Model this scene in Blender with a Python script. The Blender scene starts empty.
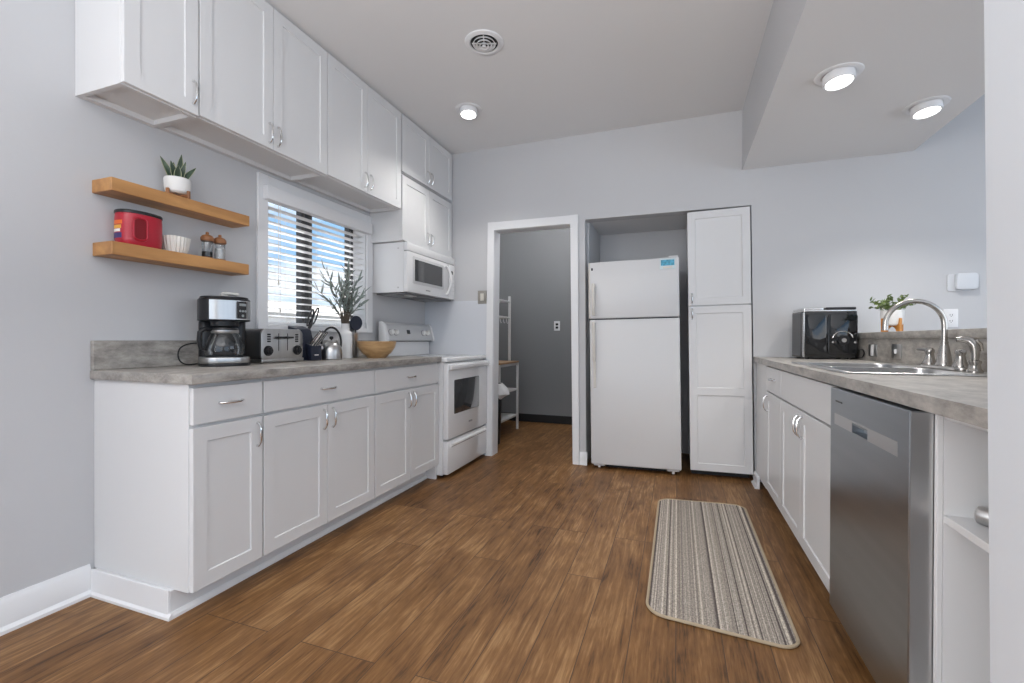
import bpy, bmesh, math, random
from mathutils import Vector, Matrix
random.seed(7)
R = math.radians
S = bpy.context.scene
C = S.collection
PI = math.pi

# ------------------------------------------------------------------ camera
cam_d = bpy.data.cameras.new('camera')
cam_d.sensor_width = 36.0
cam_d.lens = 453.94 / 1024 * 36
cam_d.clip_start = 0.02
cam = bpy.data.objects.new('camera', cam_d)
C.objects.link(cam)
def cam_matrix(yaw, pitch, roll, h):
    cy, sy = math.cos(yaw), math.sin(yaw)
    fwd = Vector((-sy, cy, 0)); right = Vector((cy, sy, 0)); up = Vector((0, 0, 1))
    f2 = fwd * math.cos(pitch) - up * math.sin(pitch)
    u2 = up * math.cos(pitch) + fwd * math.sin(pitch)
    r = right * math.cos(roll) + u2 * math.sin(roll)
    u = u2 * math.cos(roll) - right * math.sin(roll)
    m = Matrix((r, u, -f2)).transposed().to_4x4()
    m.translation = (0, 0, h)
    return m
cam.matrix_world = cam_matrix(R(20.0125), R(0.28357), R(0.19768), 1.04628)
S.camera = cam

# ------------------------------------------------------------------ world, lights, exposure
S.view_settings.view_transform = 'Standard'
S.view_settings.look = 'None'
S.view_settings.gamma = 1.0
S.view_settings.use_curve_mapping = False
S.view_settings.exposure = 0.0

w = bpy.data.worlds.new('sky'); S.world = w
w.use_nodes = True
nt = w.node_tree; nt.nodes.clear()
out = nt.nodes.new('ShaderNodeOutputWorld'); bg = nt.nodes.new('ShaderNodeBackground')
tc = nt.nodes.new('ShaderNodeTexCoord')
mp = nt.nodes.new('ShaderNodeMapping'); mp.inputs['Scale'].default_value = (1.0, 1.0, 3.2); mp.inputs['Location'].default_value = (0.0, 0.35, 0.0)
no = nt.nodes.new('ShaderNodeTexNoise'); no.inputs['Scale'].default_value = 2.6; no.inputs['Detail'].default_value = 6
cr = nt.nodes.new('ShaderNodeValToRGB')
cr.color_ramp.elements[0].position = 0.47; cr.color_ramp.elements[0].color = (0.25, 0.45, 0.70, 1)
cr.color_ramp.elements[1].position = 0.62; cr.color_ramp.elements[1].color = (0.80, 0.82, 0.84, 1)
nt.links.new(tc.outputs['Generated'], mp.inputs['Vector'])
nt.links.new(mp.outputs['Vector'], no.inputs['Vector'])
nt.links.new(no.outputs['Fac'], cr.inputs['Fac'])
nt.links.new(cr.outputs['Color'], bg.inputs['Color'])
bg.inputs['Strength'].default_value = 1.6
nt.links.new(bg.outputs['Background'], out.inputs['Surface'])

def area(name, loc, rot, sx, sy, power, col=(1, 1, 1), shape='RECTANGLE', spread=180):
    d = bpy.data.lights.new(name, 'AREA'); d.shape = shape; d.size = sx
    if shape in ('RECTANGLE', 'ELLIPSE'): d.size_y = sy
    d.energy = power; d.color = col; d.spread = R(spread)
    o = bpy.data.objects.new(name, d); C.objects.link(o); o.location = loc; o.rotation_euler = rot
    return o
COOL = (0.985, 0.992, 1.0)
# fill lights added out of view to even out the room's brightness
area('rear_fill', (0.2, -3.90, 1.25), (R(90), 0, 0), 4.2, 2.2, 26, COOL)  # added fill behind the camera, brightens surfaces facing the view
area('right_fill_near', (3.35, -1.0, 1.4), (0, R(90), 0), 2.0, 4.0, 18, COOL)  # added fill from the near right, no window modelled there
area('right_fill_far', (3.40, 2.0, 1.55), (0, R(90), 0), 1.6, 2.2, 16, COOL)  # second added fill on the right, lifts the far left cabinets
area('left_rear_fill', (-2.15, -2.2, 1.4), (0, R(-90), 0), 2.0, 2.6, 100, COOL)  # added fill in front of the left wall, lifts the right-hand fronts
# high sun outside, over the roof on the window side: it lights the blind and the yard
sd = bpy.data.lights.new('outdoor_sun', 'SUN'); sd.energy = 16.0; sd.angle = R(3)
so_ = bpy.data.objects.new('outdoor_sun', sd); C.objects.link(so_); so_.rotation_euler = (R(-8), R(-33), 0)
# added upward area light behind the camera, brightens the ceiling
area('ceiling_fill', (0.1, -1.85, 1.25), (R(180), 0, 0), 2.6, 2.6, 200, COOL)

# ------------------------------------------------------------------ materials
MATS = {}
def mat(name, col, rough=0.5, metal=0.0, bump=None, spec=0.5, trans=0.0, ior=1.45, emit=None, coat=0.0, var=None, aniso=0.0):
    if name in MATS: return MATS[name]
    m = bpy.data.materials.new(name); m.use_nodes = True
    n = m.node_tree; b = n.nodes['Principled BSDF']
    b.inputs['Base Color'].default_value = (*col, 1); b.inputs['Roughness'].default_value = rough
    b.inputs['Metallic'].default_value = metal; b.inputs['Specular IOR Level'].default_value = spec
    b.inputs['Transmission Weight'].default_value = trans; b.inputs['IOR'].default_value = ior
    b.inputs['Coat Weight'].default_value = coat
    if emit:
        b.inputs['Emission Color'].default_value = (*emit[0], 1); b.inputs['Emission Strength'].default_value = emit[1]
    t = n.nodes.new('ShaderNodeTexCoord')
    if bump:
        sc, st = bump
        x = n.nodes.new('ShaderNodeTexNoise'); x.inputs['Scale'].default_value = sc; x.inputs['Detail'].default_value = 3
        bp = n.nodes.new('ShaderNodeBump'); bp.inputs['Strength'].default_value = st; bp.inputs['Distance'].default_value = 0.01
        n.links.new(t.outputs['Object'], x.inputs['Vector']); n.links.new(x.outputs['Fac'], bp.inputs['Height'])
        n.links.new(bp.outputs['Normal'], b.inputs['Normal'])
    if var:
        sc, amt, stretch = var
        mpn = n.nodes.new('ShaderNodeMapping'); mpn.inputs['Scale'].default_value = stretch
        x = n.nodes.new('ShaderNodeTexNoise'); x.inputs['Scale'].default_value = sc; x.inputs['Detail'].default_value = 5
        r = n.nodes.new('ShaderNodeValToRGB')
        r.color_ramp.elements[0].position = 0.3; r.color_ramp.elements[1].position = 0.72
        r.color_ramp.elements[0].color = (*[c * (1 - amt) for c in col], 1)
        r.color_ramp.elements[1].color = (*[min(1, c * (1 + amt)) for c in col], 1)
        n.links.new(t.outputs['Object'], mpn.inputs['Vector']); n.links.new(mpn.outputs['Vector'], x.inputs['Vector'])
        n.links.new(x.outputs['Fac'], r.inputs['Fac']); n.links.new(r.outputs['Color'], b.inputs['Base Color'])
    MATS[name] = m
    return m

M_wall = mat('wall_paint', (0.550, 0.553, 0.567), 0.55, bump=(60, 0.03), var=(1.3, 0.015, (1, 1, 1)))
M_wall_low = mat('pale_wall_panel', (0.64, 0.66, 0.70), 0.35, bump=(25, 0.05))
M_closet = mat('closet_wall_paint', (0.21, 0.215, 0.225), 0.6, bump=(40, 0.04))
M_ceil = mat('ceiling_paint', (0.76, 0.76, 0.765), 0.7, bump=(50, 0.03))
M_trim = mat('white_trim_paint', (0.78, 0.785, 0.80), 0.35)
M_pillar = mat('pale_pillar_paint', (0.66, 0.685, 0.72), 0.45, bump=(40, 0.03))
M_cab = mat('white_cabinet_paint', (0.69, 0.69, 0.695), 0.32, bump=(14, 0.008))
M_cabin = mat('cabinet_underside', (0.66, 0.66, 0.67), 0.5)
M_app = mat('white_appliance_enamel', (0.77, 0.77, 0.775), 0.12, coat=0.6)
M_fridge = mat('fridge_textured_white', (0.665, 0.665, 0.67), 0.28, bump=(160, 0.06))
M_beige = mat('aged_cream_plastic', (0.66, 0.63, 0.58), 0.4)
M_black = mat('black_plastic', (0.012, 0.012, 0.014), 0.3)
M_blackgl = mat('black_gloss', (0.008, 0.009, 0.011), 0.06, coat=0.6)
M_dark = mat('dark_void', (0.02, 0.02, 0.022), 0.7)
M_navy = mat('navy_plastic', (0.014, 0.018, 0.035), 0.35)
M_steel = mat('brushed_steel', (0.52, 0.515, 0.51), 0.30, 1.0, var=(40, 0.06, (1, 1, 0.05)))
M_dw = mat('dishwasher_steel', (0.345, 0.37, 0.395), 0.30, 1.0, var=(30, 0.05, (1, 0.05, 1)))
M_dwlight = mat('dishwasher_panel_steel', (0.62, 0.62, 0.62), 0.36, 1.0)
M_chrome = mat('satin_chrome', (0.72, 0.72, 0.72), 0.16, 1.0)
M_nickel = mat('brushed_nickel', (0.50, 0.48, 0.455), 0.22, 1.0)
M_ovengl = mat('oven_glass', (0.05, 0.052, 0.055), 0.08, coat=0.5)
M_blackbase = mat('black_vinyl_base', (0.012, 0.012, 0.013), 0.5)
M_ceramic = mat('white_ceramic', (0.80, 0.79, 0.77), 0.35)
M_leaf = mat('dark_green_leaf', (0.035, 0.065, 0.035), 0.4, var=(30, 0.5, (1, 1, 0.4)))
M_leafedge = mat('pale_leaf_edge', (0.42, 0.42, 0.26), 0.45)
M_olive = mat('olive_leaf', (0.25, 0.295, 0.27), 0.5, var=(25, 0.35, (1, 1, 1)))
M_stem = mat('brown_stem', (0.10, 0.08, 0.06), 0.7)
M_green = mat('fresh_green_leaf', (0.12, 0.17, 0.05), 0.5, var=(40, 0.6, (1, 1, 1)))
M_red = mat('red_plastic', (0.42, 0.012, 0.03), 0.3, coat=0.2)
M_filter = mat('white_filter_paper', (0.78, 0.75, 0.70), 0.8)
M_soil = mat('potting_soil', (0.05, 0.035, 0.025), 0.9, bump=(120, 0.5))
M_plate = mat('switch_plate_white', (0.80, 0.80, 0.81), 0.35)
M_plateb = mat('switch_plate_beige', (0.30, 0.285, 0.255), 0.4)
M_bag = mat('white_bin_bag', (0.80, 0.80, 0.81), 0.4, bump=(40, 0.6))
M_lamp = mat('lamp_lens', (0.9, 0.9, 0.9), 0.4, emit=((1.0, 0.97, 0.93), 6.0))
M_cyan = mat('blue_print', (0.07, 0.36, 0.52), 0.4, var=(60, 0.4, (1, 1, 1)))
M_orange = mat('orange_print', (0.75, 0.16, 0.03), 0.4)
M_label = mat('navy_print', (0.05, 0.04, 0.15), 0.4)
M_lcd = mat('grey_lcd', (0.30, 0.32, 0.32), 0.25)
M_pepper = mat('peppercorns', (0.02, 0.016, 0.014), 0.8, bump=(300, 1.0))
M_salt = mat('salt_crystals', (0.80, 0.79, 0.78), 0.8, bump=(300, 0.6))
M_frame = mat('dark_bronze_window_frame', (0.045, 0.043, 0.042), 0.4)
M_house = mat('neighbour_siding', (0.80, 0.80, 0.80), 0.8)
M_roof = mat('neighbour_roof', (0.50, 0.45, 0.40), 0.9)
M_marble = mat('pale_vase_glaze', (0.74, 0.74, 0.74), 0.3)

def glass(name, tint=(1, 1, 1), refl=0.10, fres=0.6):
    m = bpy.data.materials.new(name); m.use_nodes = True; n = m.node_tree; n.nodes.clear()
    o = n.nodes.new('ShaderNodeOutputMaterial'); mx = n.nodes.new('ShaderNodeMixShader')
    tr = n.nodes.new('ShaderNodeBsdfTransparent'); gl = n.nodes.new('ShaderNodeBsdfGlossy'); gl.inputs['Roughness'].default_value = 0.03
    lw = n.nodes.new('ShaderNodeLayerWeight'); lw.inputs['Blend'].default_value = 0.35
    ma = n.nodes.new('ShaderNodeMath'); ma.operation = 'MULTIPLY_ADD'; ma.inputs[1].default_value = fres; ma.inputs[2].default_value = refl * 0.4
    tr.inputs['Color'].default_value = (*tint, 1)
    n.links.new(lw.outputs['Fresnel'], ma.inputs[0]); n.links.new(ma.outputs[0], mx.inputs['Fac'])
    n.links.new(tr.outputs[0], mx.inputs[1]); n.links.new(gl.outputs[0], mx.inputs[2]); n.links.new(mx.outputs[0], o.inputs['Surface'])
    return m
M_glass = glass('clear_glass', (0.86, 0.87, 0.87))
M_pane = glass('window_glass', (0.99, 0.995, 0.995), 0.02, 0.12)

def slat_material():
    m = bpy.data.materials.new('blind_slat_white'); m.use_nodes = True; n = m.node_tree; n.nodes.clear()
    o = n.nodes.new('ShaderNodeOutputMaterial'); mx = n.nodes.new('ShaderNodeMixShader'); mx.inputs['Fac'].default_value = 0.36
    a = n.nodes.new('ShaderNodeBsdfPrincipled'); a.inputs['Base Color'].default_value = (0.74, 0.74, 0.75, 1); a.inputs['Roughness'].default_value = 0.4
    b = n.nodes.new('ShaderNodeBsdfTranslucent'); b.inputs['Color'].default_value = (0.9, 0.9, 0.9, 1)
    n.links.new(a.outputs[0], mx.inputs[1]); n.links.new(b.outputs[0], mx.inputs[2]); n.links.new(mx.outputs[0], o.inputs['Surface'])
    return m
M_slat = slat_material()

def wood(name, c0, c1, scale, stretch, rough=0.45):
    m = bpy.data.materials.new(name); m.use_nodes = True; n = m.node_tree; b = n.nodes['Principled BSDF']
    b.inputs['Roughness'].default_value = rough
    t = n.nodes.new('ShaderNodeTexCoord'); mp = n.nodes.new('ShaderNodeMapping'); mp.inputs['Scale'].default_value = stretch
    x = n.nodes.new('ShaderNodeTexNoise'); x.inputs['Scale'].default_value = scale; x.inputs['Detail'].default_value = 6; x.inputs['Distortion'].default_value = 0.6
    r = n.nodes.new('ShaderNodeValToRGB'); r.color_ramp.elements[0].position = 0.32; r.color_ramp.elements[1].position = 0.68
    r.color_ramp.elements[0].color = (*c0, 1); r.color_ramp.elements[1].color = (*c1, 1)
    n.links.new(t.outputs['Object'], mp.inputs['Vector']); n.links.new(mp.outputs['Vector'], x.inputs['Vector'])
    n.links.new(x.outputs['Fac'], r.inputs['Fac']); n.links.new(r.outputs['Color'], b.inputs['Base Color'])
    return m
M_pine = wood('honey_pine', (0.36, 0.165, 0.052), (0.56, 0.29, 0.105), 6, (3, 0.5, 3))
M_bowl = wood('bamboo_bowl_wood', (0.42, 0.24, 0.10), (0.60, 0.38, 0.19), 18, (0.6, 0.6, 2.5), 0.35)
M_acacia = wood('acacia_wood', (0.22, 0.09, 0.035), (0.38, 0.17, 0.07), 14, (1, 1, 0.6))
M_amber = wood('amber_wood', (0.44, 0.17, 0.03), (0.60, 0.27, 0.06), 14, (1, 1, 1))
M_rackwood = wood('rack_board_wood', (0.34, 0.20, 0.10), (0.46, 0.29, 0.16), 8, (1, 0.3, 1))

def floor_material():
    m = bpy.data.materials.new('vinyl_plank_floor'); m.use_nodes = True; n = m.node_tree; b = n.nodes['Principled BSDF']
    t = n.nodes.new('ShaderNodeTexCoord'); L = n.links.new
    sep = n.nodes.new('ShaderNodeSeparateXYZ'); L(t.outputs['Object'], sep.inputs[0])
    com = n.nodes.new('ShaderNodeCombineXYZ'); L(sep.outputs['Y'], com.inputs['X']); L(sep.outputs['X'], com.inputs['Y'])
    br = n.nodes.new('ShaderNodeTexBrick'); L(com.outputs[0], br.inputs['Vector'])
    br.offset = 0.37; br.offset_frequency = 3
    br.inputs['Scale'].default_value = 1.0; br.inputs['Brick Width'].default_value = 1.22; br.inputs['Row Height'].default_value = 0.152
    br.inputs['Mortar Size'].default_value = 0.0018; br.inputs['Mortar Smooth'].default_value = 0.2; br.inputs['Bias'].default_value = 0.0
    br.inputs['Color1'].default_value = (0.0, 0, 0, 1); br.inputs['Color2'].default_value = (1, 1, 1, 1); br.inputs['Mortar'].default_value = (0.5, 0.5, 0.5, 1)
    # grain: long streaks along the plank, shifted from plank to plank
    off = n.nodes.new('ShaderNodeVectorMath'); off.operation = 'SCALE'; off.inputs['Scale'].default_value = 7.0
    L(br.outputs['Color'], off.inputs[0])
    add = n.nodes.new('ShaderNodeVectorMath'); L(t.outputs['Object'], add.inputs[0]); L(off.outputs[0], add.inputs[1])
    def streak(scale, stretch, detail, dist):
        mp = n.nodes.new('ShaderNodeMapping'); mp.inputs['Scale'].default_value = stretch
        L(add.outputs[0], mp.inputs['Vector'])
        x = n.nodes.new('ShaderNodeTexNoise'); x.inputs['Scale'].default_value = scale; x.inputs['Detail'].default_value = detail; x.inputs['Distortion'].default_value = dist
        L(mp.outputs[0], x.inputs['Vector']); return x
    g1 = streak(4.0, (10, 0.8, 1), 7, 1.4); g2 = streak(15.0, (9, 0.42, 1), 5, 0.5); g3 = streak(3.2, (2.2, 1.0, 1), 6, 0.8)
    m1 = n.nodes.new('ShaderNodeMath'); m1.operation = 'MULTIPLY_ADD'; L(g2.outputs['Fac'], m1.inputs[0]); m1.inputs[1].default_value = 0.24
    m2 = n.nodes.new('ShaderNodeMath'); m2.operation = 'MULTIPLY'; L(g1.outputs['Fac'], m2.inputs[0]); m2.inputs[1].default_value = 0.42
    L(m2.outputs[0], m1.inputs[2])
    m3 = n.nodes.new('ShaderNodeMath'); m3.operation = 'MULTIPLY_ADD'; L(g3.outputs['Fac'], m3.inputs[0]); m3.inputs[1].default_value = 0.36; L(m1.outputs[0], m3.inputs[2])
    bw = n.nodes.new('ShaderNodeRGBToBW'); L(br.outputs['Color'], bw.inputs[0])
    m4 = n.nodes.new('ShaderNodeMath'); m4.operation = 'MULTIPLY_ADD'; L(bw.outputs[0], m4.inputs[0]); m4.inputs[1].default_value = 0.09
    g4 = streak(55.0, (6, 0.5, 1), 3, 0.0)
    m5 = n.nodes.new('ShaderNodeMath'); m5.operation = 'MULTIPLY_ADD'; L(g4.outputs['Fac'], m5.inputs[0]); m5.inputs[1].default_value = 0.14; L(m3.outputs[0], m5.inputs[2]); L(m5.outputs[0], m4.inputs[2])
    r = n.nodes.new('ShaderNodeValToRGB'); e = r.color_ramp.elements
    e[0].position = 0.46; e[0].color = (0.042, 0.017, 0.005, 1)
    e[1].position = 0.78; e[1].color = (0.36, 0.205, 0.088, 1)
    k = e.new(0.54); k.color = (0.134, 0.060, 0.018, 1)
    k = e.new(0.65); k.color = (0.208, 0.100, 0.034, 1)
    L(m4.outputs[0], r.inputs['Fac'])
    mx = n.nodes.new('ShaderNodeMix'); mx.data_type = 'RGBA'; L(br.outputs['Fac'], mx.inputs['Factor'])
    L(r.outputs['Color'], mx.inputs[6]); mx.inputs[7].default_value = (0.07, 0.035, 0.018, 1)
    L(mx.outputs[2], b.inputs['Base Color'])
    b.inputs['Roughness'].default_value = 0.46; b.inputs['Specular IOR Level'].default_value = 0.35
    bp = n.nodes.new('ShaderNodeBump'); bp.inputs['Strength'].default_value = 0.12; bp.inputs['Distance'].default_value = 0.004
    L(m1.outputs[0], bp.inputs['Height']); L(bp.outputs[0], b.inputs['Normal'])
    return m
M_floor = floor_material()

def laminate(name, base, amt):
    m = bpy.data.materials.new(name); m.use_nodes = True; n = m.node_tree; b = n.nodes['Principled BSDF']; L = n.links.new
    b.inputs['Roughness'].default_value = 0.38
    t = n.nodes.new('ShaderNodeTexCoord')
    a = n.nodes.new('ShaderNodeTexNoise'); a.inputs['Scale'].default_value = 16; a.inputs['Detail'].default_value = 9; a.inputs['Roughness'].default_value = 0.72
    mp = n.nodes.new('ShaderNodeMapping'); mp.inputs['Scale'].default_value = (1.0, 0.6, 1.4)
    L(t.outputs['Object'], mp.inputs['Vector']); L(mp.outputs[0], a.inputs['Vector'])
    r = n.nodes.new('ShaderNodeValToRGB'); e = r.color_ramp.elements
    e[0].position = 0.33; e[0].color = (*[c * (1 - amt) for c in base], 1)
    e[1].position = 0.70; e[1].color = (*[c * (1 + amt) for c in base], 1)
    L(a.outputs['Fac'], r.inputs['Fac']); L(r.outputs['Color'], b.inputs['Base Color'])
    return m
M_lam = laminate('grey_stone_laminate', (0.345, 0.322, 0.295), 0.46)

def rug_material():
    m = bpy.data.materials.new('striped_woven_rug'); m.use_nodes = True; n = m.node_tree; b = n.nodes['Principled BSDF']; L = n.links.new
    b.inputs['Roughness'].default_value = 0.95; b.inputs['Specular IOR Level'].default_value = 0.1
    t = n.nodes.new('ShaderNodeTexCoord'); sep = n.nodes.new('ShaderNodeSeparateXYZ'); L(t.outputs['Object'], sep.inputs[0])
    wv = n.nodes.new('ShaderNodeMath'); wv.operation = 'MULTIPLY'; L(sep.outputs['X'], wv.inputs[0]); wv.inputs[1].default_value = 62
    no = n.nodes.new('ShaderNodeTexNoise'); no.noise_dimensions = '1D'; no.inputs['Scale'].default_value = 1.0; no.inputs['Detail'].default_value = 3; no.inputs['Roughness'].default_value = 0.7
    L(wv.outputs[0], no.inputs['W'])
    r = n.nodes.new('ShaderNodeValToRGB'); r.color_ramp.interpolation = 'LINEAR'; e = r.color_ramp.elements
    e[0].position = 0.38; e[0].color = (0.109, 0.090, 0.084, 1)
    e[1].position = 0.62; e[1].color = (0.550, 0.493, 0.416, 1)
    for p, c in ((0.43, (0.215, 0.187, 0.173)), (0.46, (0.39, 0.345, 0.29)), (0.53, (0.27, 0.236, 0.212)), (0.57, (0.48, 0.43, 0.375))):
        k = e.new(p); k.color = (*c, 1)
    L(no.outputs['Fac'], r.inputs['Fac'])
    vo = n.nodes.new('ShaderNodeTexNoise'); vo.inputs['Scale'].default_value = 90; vo.inputs['Detail'].default_value = 2
    mp = n.nodes.new('ShaderNodeMapping'); mp.inputs['Scale'].default_value = (2.2, 1.2, 1); L(t.outputs['Object'], mp.inputs['Vector']); L(mp.outputs[0], vo.inputs['Vector'])
    mr = n.nodes.new('ShaderNodeMapRange'); mr.inputs['From Min'].default_value = 0.35; mr.inputs['From Max'].default_value = 0.65; mr.inputs['To Min'].default_value = 0.72; mr.inputs['To Max'].default_value = 1.25
    L(vo.outputs['Fac'], mr.inputs['Value'])
    vm = n.nodes.new('ShaderNodeVectorMath'); vm.operation = 'SCALE'; L(r.outputs['Color'], vm.inputs[0]); L(mr.outputs[0], vm.inputs['Scale'])
    L(vm.outputs[0], b.inputs['Base Color'])
    bp = n.nodes.new('ShaderNodeBump'); bp.inputs['Strength'].default_value = 0.6; bp.inputs['Distance'].default_value = 0.004; L(vo.outputs['Fac'], bp.inputs['Height']); L(bp.outputs[0], b.inputs['Normal'])
    return m
M_rug = rug_material()
M_rugtrim = mat('tan_binding', (0.44, 0.35, 0.24), 0.9, bump=(200, 0.5))

# ------------------------------------------------------------------ mesh helpers
def BM(): return bmesh.new()
def join(bm, src):
    me = bpy.data.meshes.new('tmp'); src.to_mesh(me); src.free(); bm.from_mesh(me); bpy.data.meshes.remove(me)
def box(bm, x0, x1, y0, y1, z0, z1, bev=0.0, seg=1, M=None):
    t = bmesh.new(); bmesh.ops.create_cube(t, size=1)
    sx, sy, sz = abs(x1 - x0), abs(y1 - y0), abs(z1 - z0)
    for v in t.verts:
        v.co = Vector(((x0 + x1) / 2 + v.co.x * sx, (y0 + y1) / 2 + v.co.y * sy, (z0 + z1) / 2 + v.co.z * sz))
    if bev: bmesh.ops.bevel(t, geom=list(t.edges), offset=min(bev, 0.49 * min(sx, sy, sz)), segments=seg, affect='EDGES', profile=0.5)
    if M is not None: bmesh.ops.transform(t, matrix=M, verts=t.verts)
    join(bm, t); return bm
def hexa(bm, b4, t4):
    """solid from four bottom and four top corners"""
    v = [bm.verts.new(p) for p in b4] + [bm.verts.new(p) for p in t4]
    bm.faces.new((v[3], v[2], v[1], v[0])); bm.faces.new(v[4:])
    for i in range(4): j = (i + 1) % 4; bm.faces.new((v[i], v[j], v[4 + j], v[4 + i]))
    return bm
def cyl(bm, p0, p1, r0, r1=None, seg=24, caps=True):
    r1 = r0 if r1 is None else r1
    p0, p1 = Vector(p0), Vector(p1); d = p1 - p0
    q = d.to_track_quat('Z', 'Y').to_matrix().to_4x4(); q.translation = p0
    lathe(bm, [(r0, 0), (r1, d.length)], seg, q, caps); return bm
def lathe(bm, prof, seg=32, M=None, caps=True):
    t = bmesh.new(); rings = []
    for r, z in prof:
        if r < 1e-6: rings.append([t.verts.new((0, 0, z))])
        else: rings.append([t.verts.new((r * math.cos(2 * PI * i / seg), r * math.sin(2 * PI * i / seg), z)) for i in range(seg)])
    for a, b in zip(rings, rings[1:]):
        for i in range(seg):
            j = (i + 1) % seg
            if len(a) == 1 and len(b) == 1: continue
            if len(a) == 1: t.faces.new((a[0], b[j], b[i]))
            elif len(b) == 1: t.faces.new((a[i], a[j], b[0]))
            else: t.faces.new((a[i], a[j], b[j], b[i]))
    if caps:
        if len(rings[0]) > 1: t.faces.new(list(reversed(rings[0])))
        if len(rings[-1]) > 1: t.faces.new(rings[-1])
    if M is not None: bmesh.ops.transform(t, matrix=M, verts=t.verts)
    bmesh.ops.recalc_face_normals(t, faces=t.faces)
    join(bm, t); return bm
def tube(bm, pts, r, seg=8, closed=False, squash=None):
    pts = [Vector(p) for p in pts]; n = len(pts)
    rs = r if isinstance(r, (list, tuple)) else [r] * n
    t = bmesh.new(); rings = []; up = None
    for i, p in enumerate(pts):
        a = pts[(i - 1) % n] if (closed or i > 0) else p
        b = pts[(i + 1) % n] if (closed or i < n - 1) else p
        d = (b - a).normalized()
        if up is None:
            up = Vector((0, 0, 1)) if abs(d.z) < 0.9 else Vector((1, 0, 0))
        s = d.cross(up).normalized(); up = s.cross(d).normalized()
        rings.append([t.verts.new(p + (s * math.cos(2 * PI * k / seg) + up * math.sin(2 * PI * k / seg) * (squash or 1)) * rs[i]) for k in range(seg)])
    m = n if closed else n - 1
    for i in range(m):
        a, b = rings[i], rings[(i + 1) % n]
        for k in range(seg): t.faces.new((a[k], a[(k + 1) % seg], b[(k + 1) % seg], b[k]))
    if not closed: t.faces.new(list(reversed(rings[0]))); t.faces.new(rings[-1])
    bmesh.ops.recalc_face_normals(t, faces=t.faces)
    join(bm, t); return bm
def prism(bm, poly, a, b, axis='y', bev=0.0):
    """extrude a 2D outline from a to b along an axis; the outline is in the other two axes in order"""
    t = bmesh.new()
    def P(p, s): return {'x': (s, p[0], p[1]), 'y': (p[0], s, p[1]), 'z': (p[0], p[1], s)}[axis]
    A = [t.verts.new(P(p, a)) for p in poly]; B = [t.verts.new(P(p, b)) for p in poly]
    t.faces.new(A); t.faces.new(list(reversed(B)))
    for i in range(len(poly)): j = (i + 1) % len(poly); t.faces.new((A[j], A[i], B[i], B[j]))
    bmesh.ops.recalc_face_normals(t, faces=t.faces)
    if bev: bmesh.ops.bevel(t, geom=list(t.edges), offset=bev, segments=2, affect='EDGES', profile=0.5)
    join(bm, t); return bm
def rrect(x0, x1, y0, y1, r, seg=6):
    pts = []
    for cx, cy, a0 in ((x1 - r, y1 - r, 0), (x0 + r, y1 - r, 90), (x0 + r, y0 + r, 180), (x1 - r, y0 + r, 270)):
        for i in range(seg + 1):
            a = R(a0 + 90 * i / seg); pts.append((cx + r * math.cos(a), cy + r * math.sin(a)))
    return pts

WM = {}
def obj(name, bm, m, parent=None, local=False, smooth=35, M=None, kind=None, label=None):
    if M is not None: bmesh.ops.transform(bm, matrix=M, verts=bm.verts)
    if parent is not None and not local and parent.name in WM:
        bmesh.ops.transform(bm, matrix=WM[parent.name].inverted(), verts=bm.verts)
    bmesh.ops.recalc_face_normals(bm, faces=bm.faces)
    me = bpy.data.meshes.new(name); bm.to_mesh(me); bm.free()
    for q in (m if isinstance(m, (list, tuple)) else [m]): me.materials.append(q)
    if smooth:
        me.shade_smooth(); me.set_sharp_from_angle(angle=R(smooth))
    o = bpy.data.objects.new(name, me); C.objects.link(o)
    if parent is not None:
        o.parent = parent
        if parent.name in WM: WM[o.name] = WM[parent.name]
    if kind: o['kind'] = kind
    if label: o['label'] = label
    return o
def struct(name, bm, m, parent=None, smooth=35):
    return obj(name, bm, m, parent, smooth=smooth, kind=None if parent else 'structure')
def thing(name, label, cat, loc=(0, 0, 0), rotz=0.0, group=None, rot=None):
    o = bpy.data.objects.new(name, None); C.objects.link(o); o.empty_display_size = 0.1
    o.location = loc; o.rotation_euler = rot if rot else (0, 0, rotz)
    o['label'] = label; o['category'] = cat
    if group: o['group'] = group
    from mathutils import Euler
    WM[o.name] = Matrix.Translation(Vector(loc)) @ Euler(o.rotation_euler).to_matrix().to_4x4()
    return o
def tag(o, label, cat, group=None):
    o['label'] = label; o['category'] = cat
    if group: o['group'] = group
    return o
def ML(xf): return Matrix(((0, 0, 1, xf), (1, 0, 0, 0), (0, 1, 0, 0), (0, 0, 0, 1)))     # faces +x
def MR(xf): return Matrix(((0, 0, -1, xf), (1, 0, 0, 0), (0, 1, 0, 0), (0, 0, 0, 1)))    # faces -x
def MB(yf): return Matrix(((1, 0, 0, 0), (0, 0, -1, yf), (0, 1, 0, 0), (0, 0, 0, 1)))    # faces -y

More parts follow.
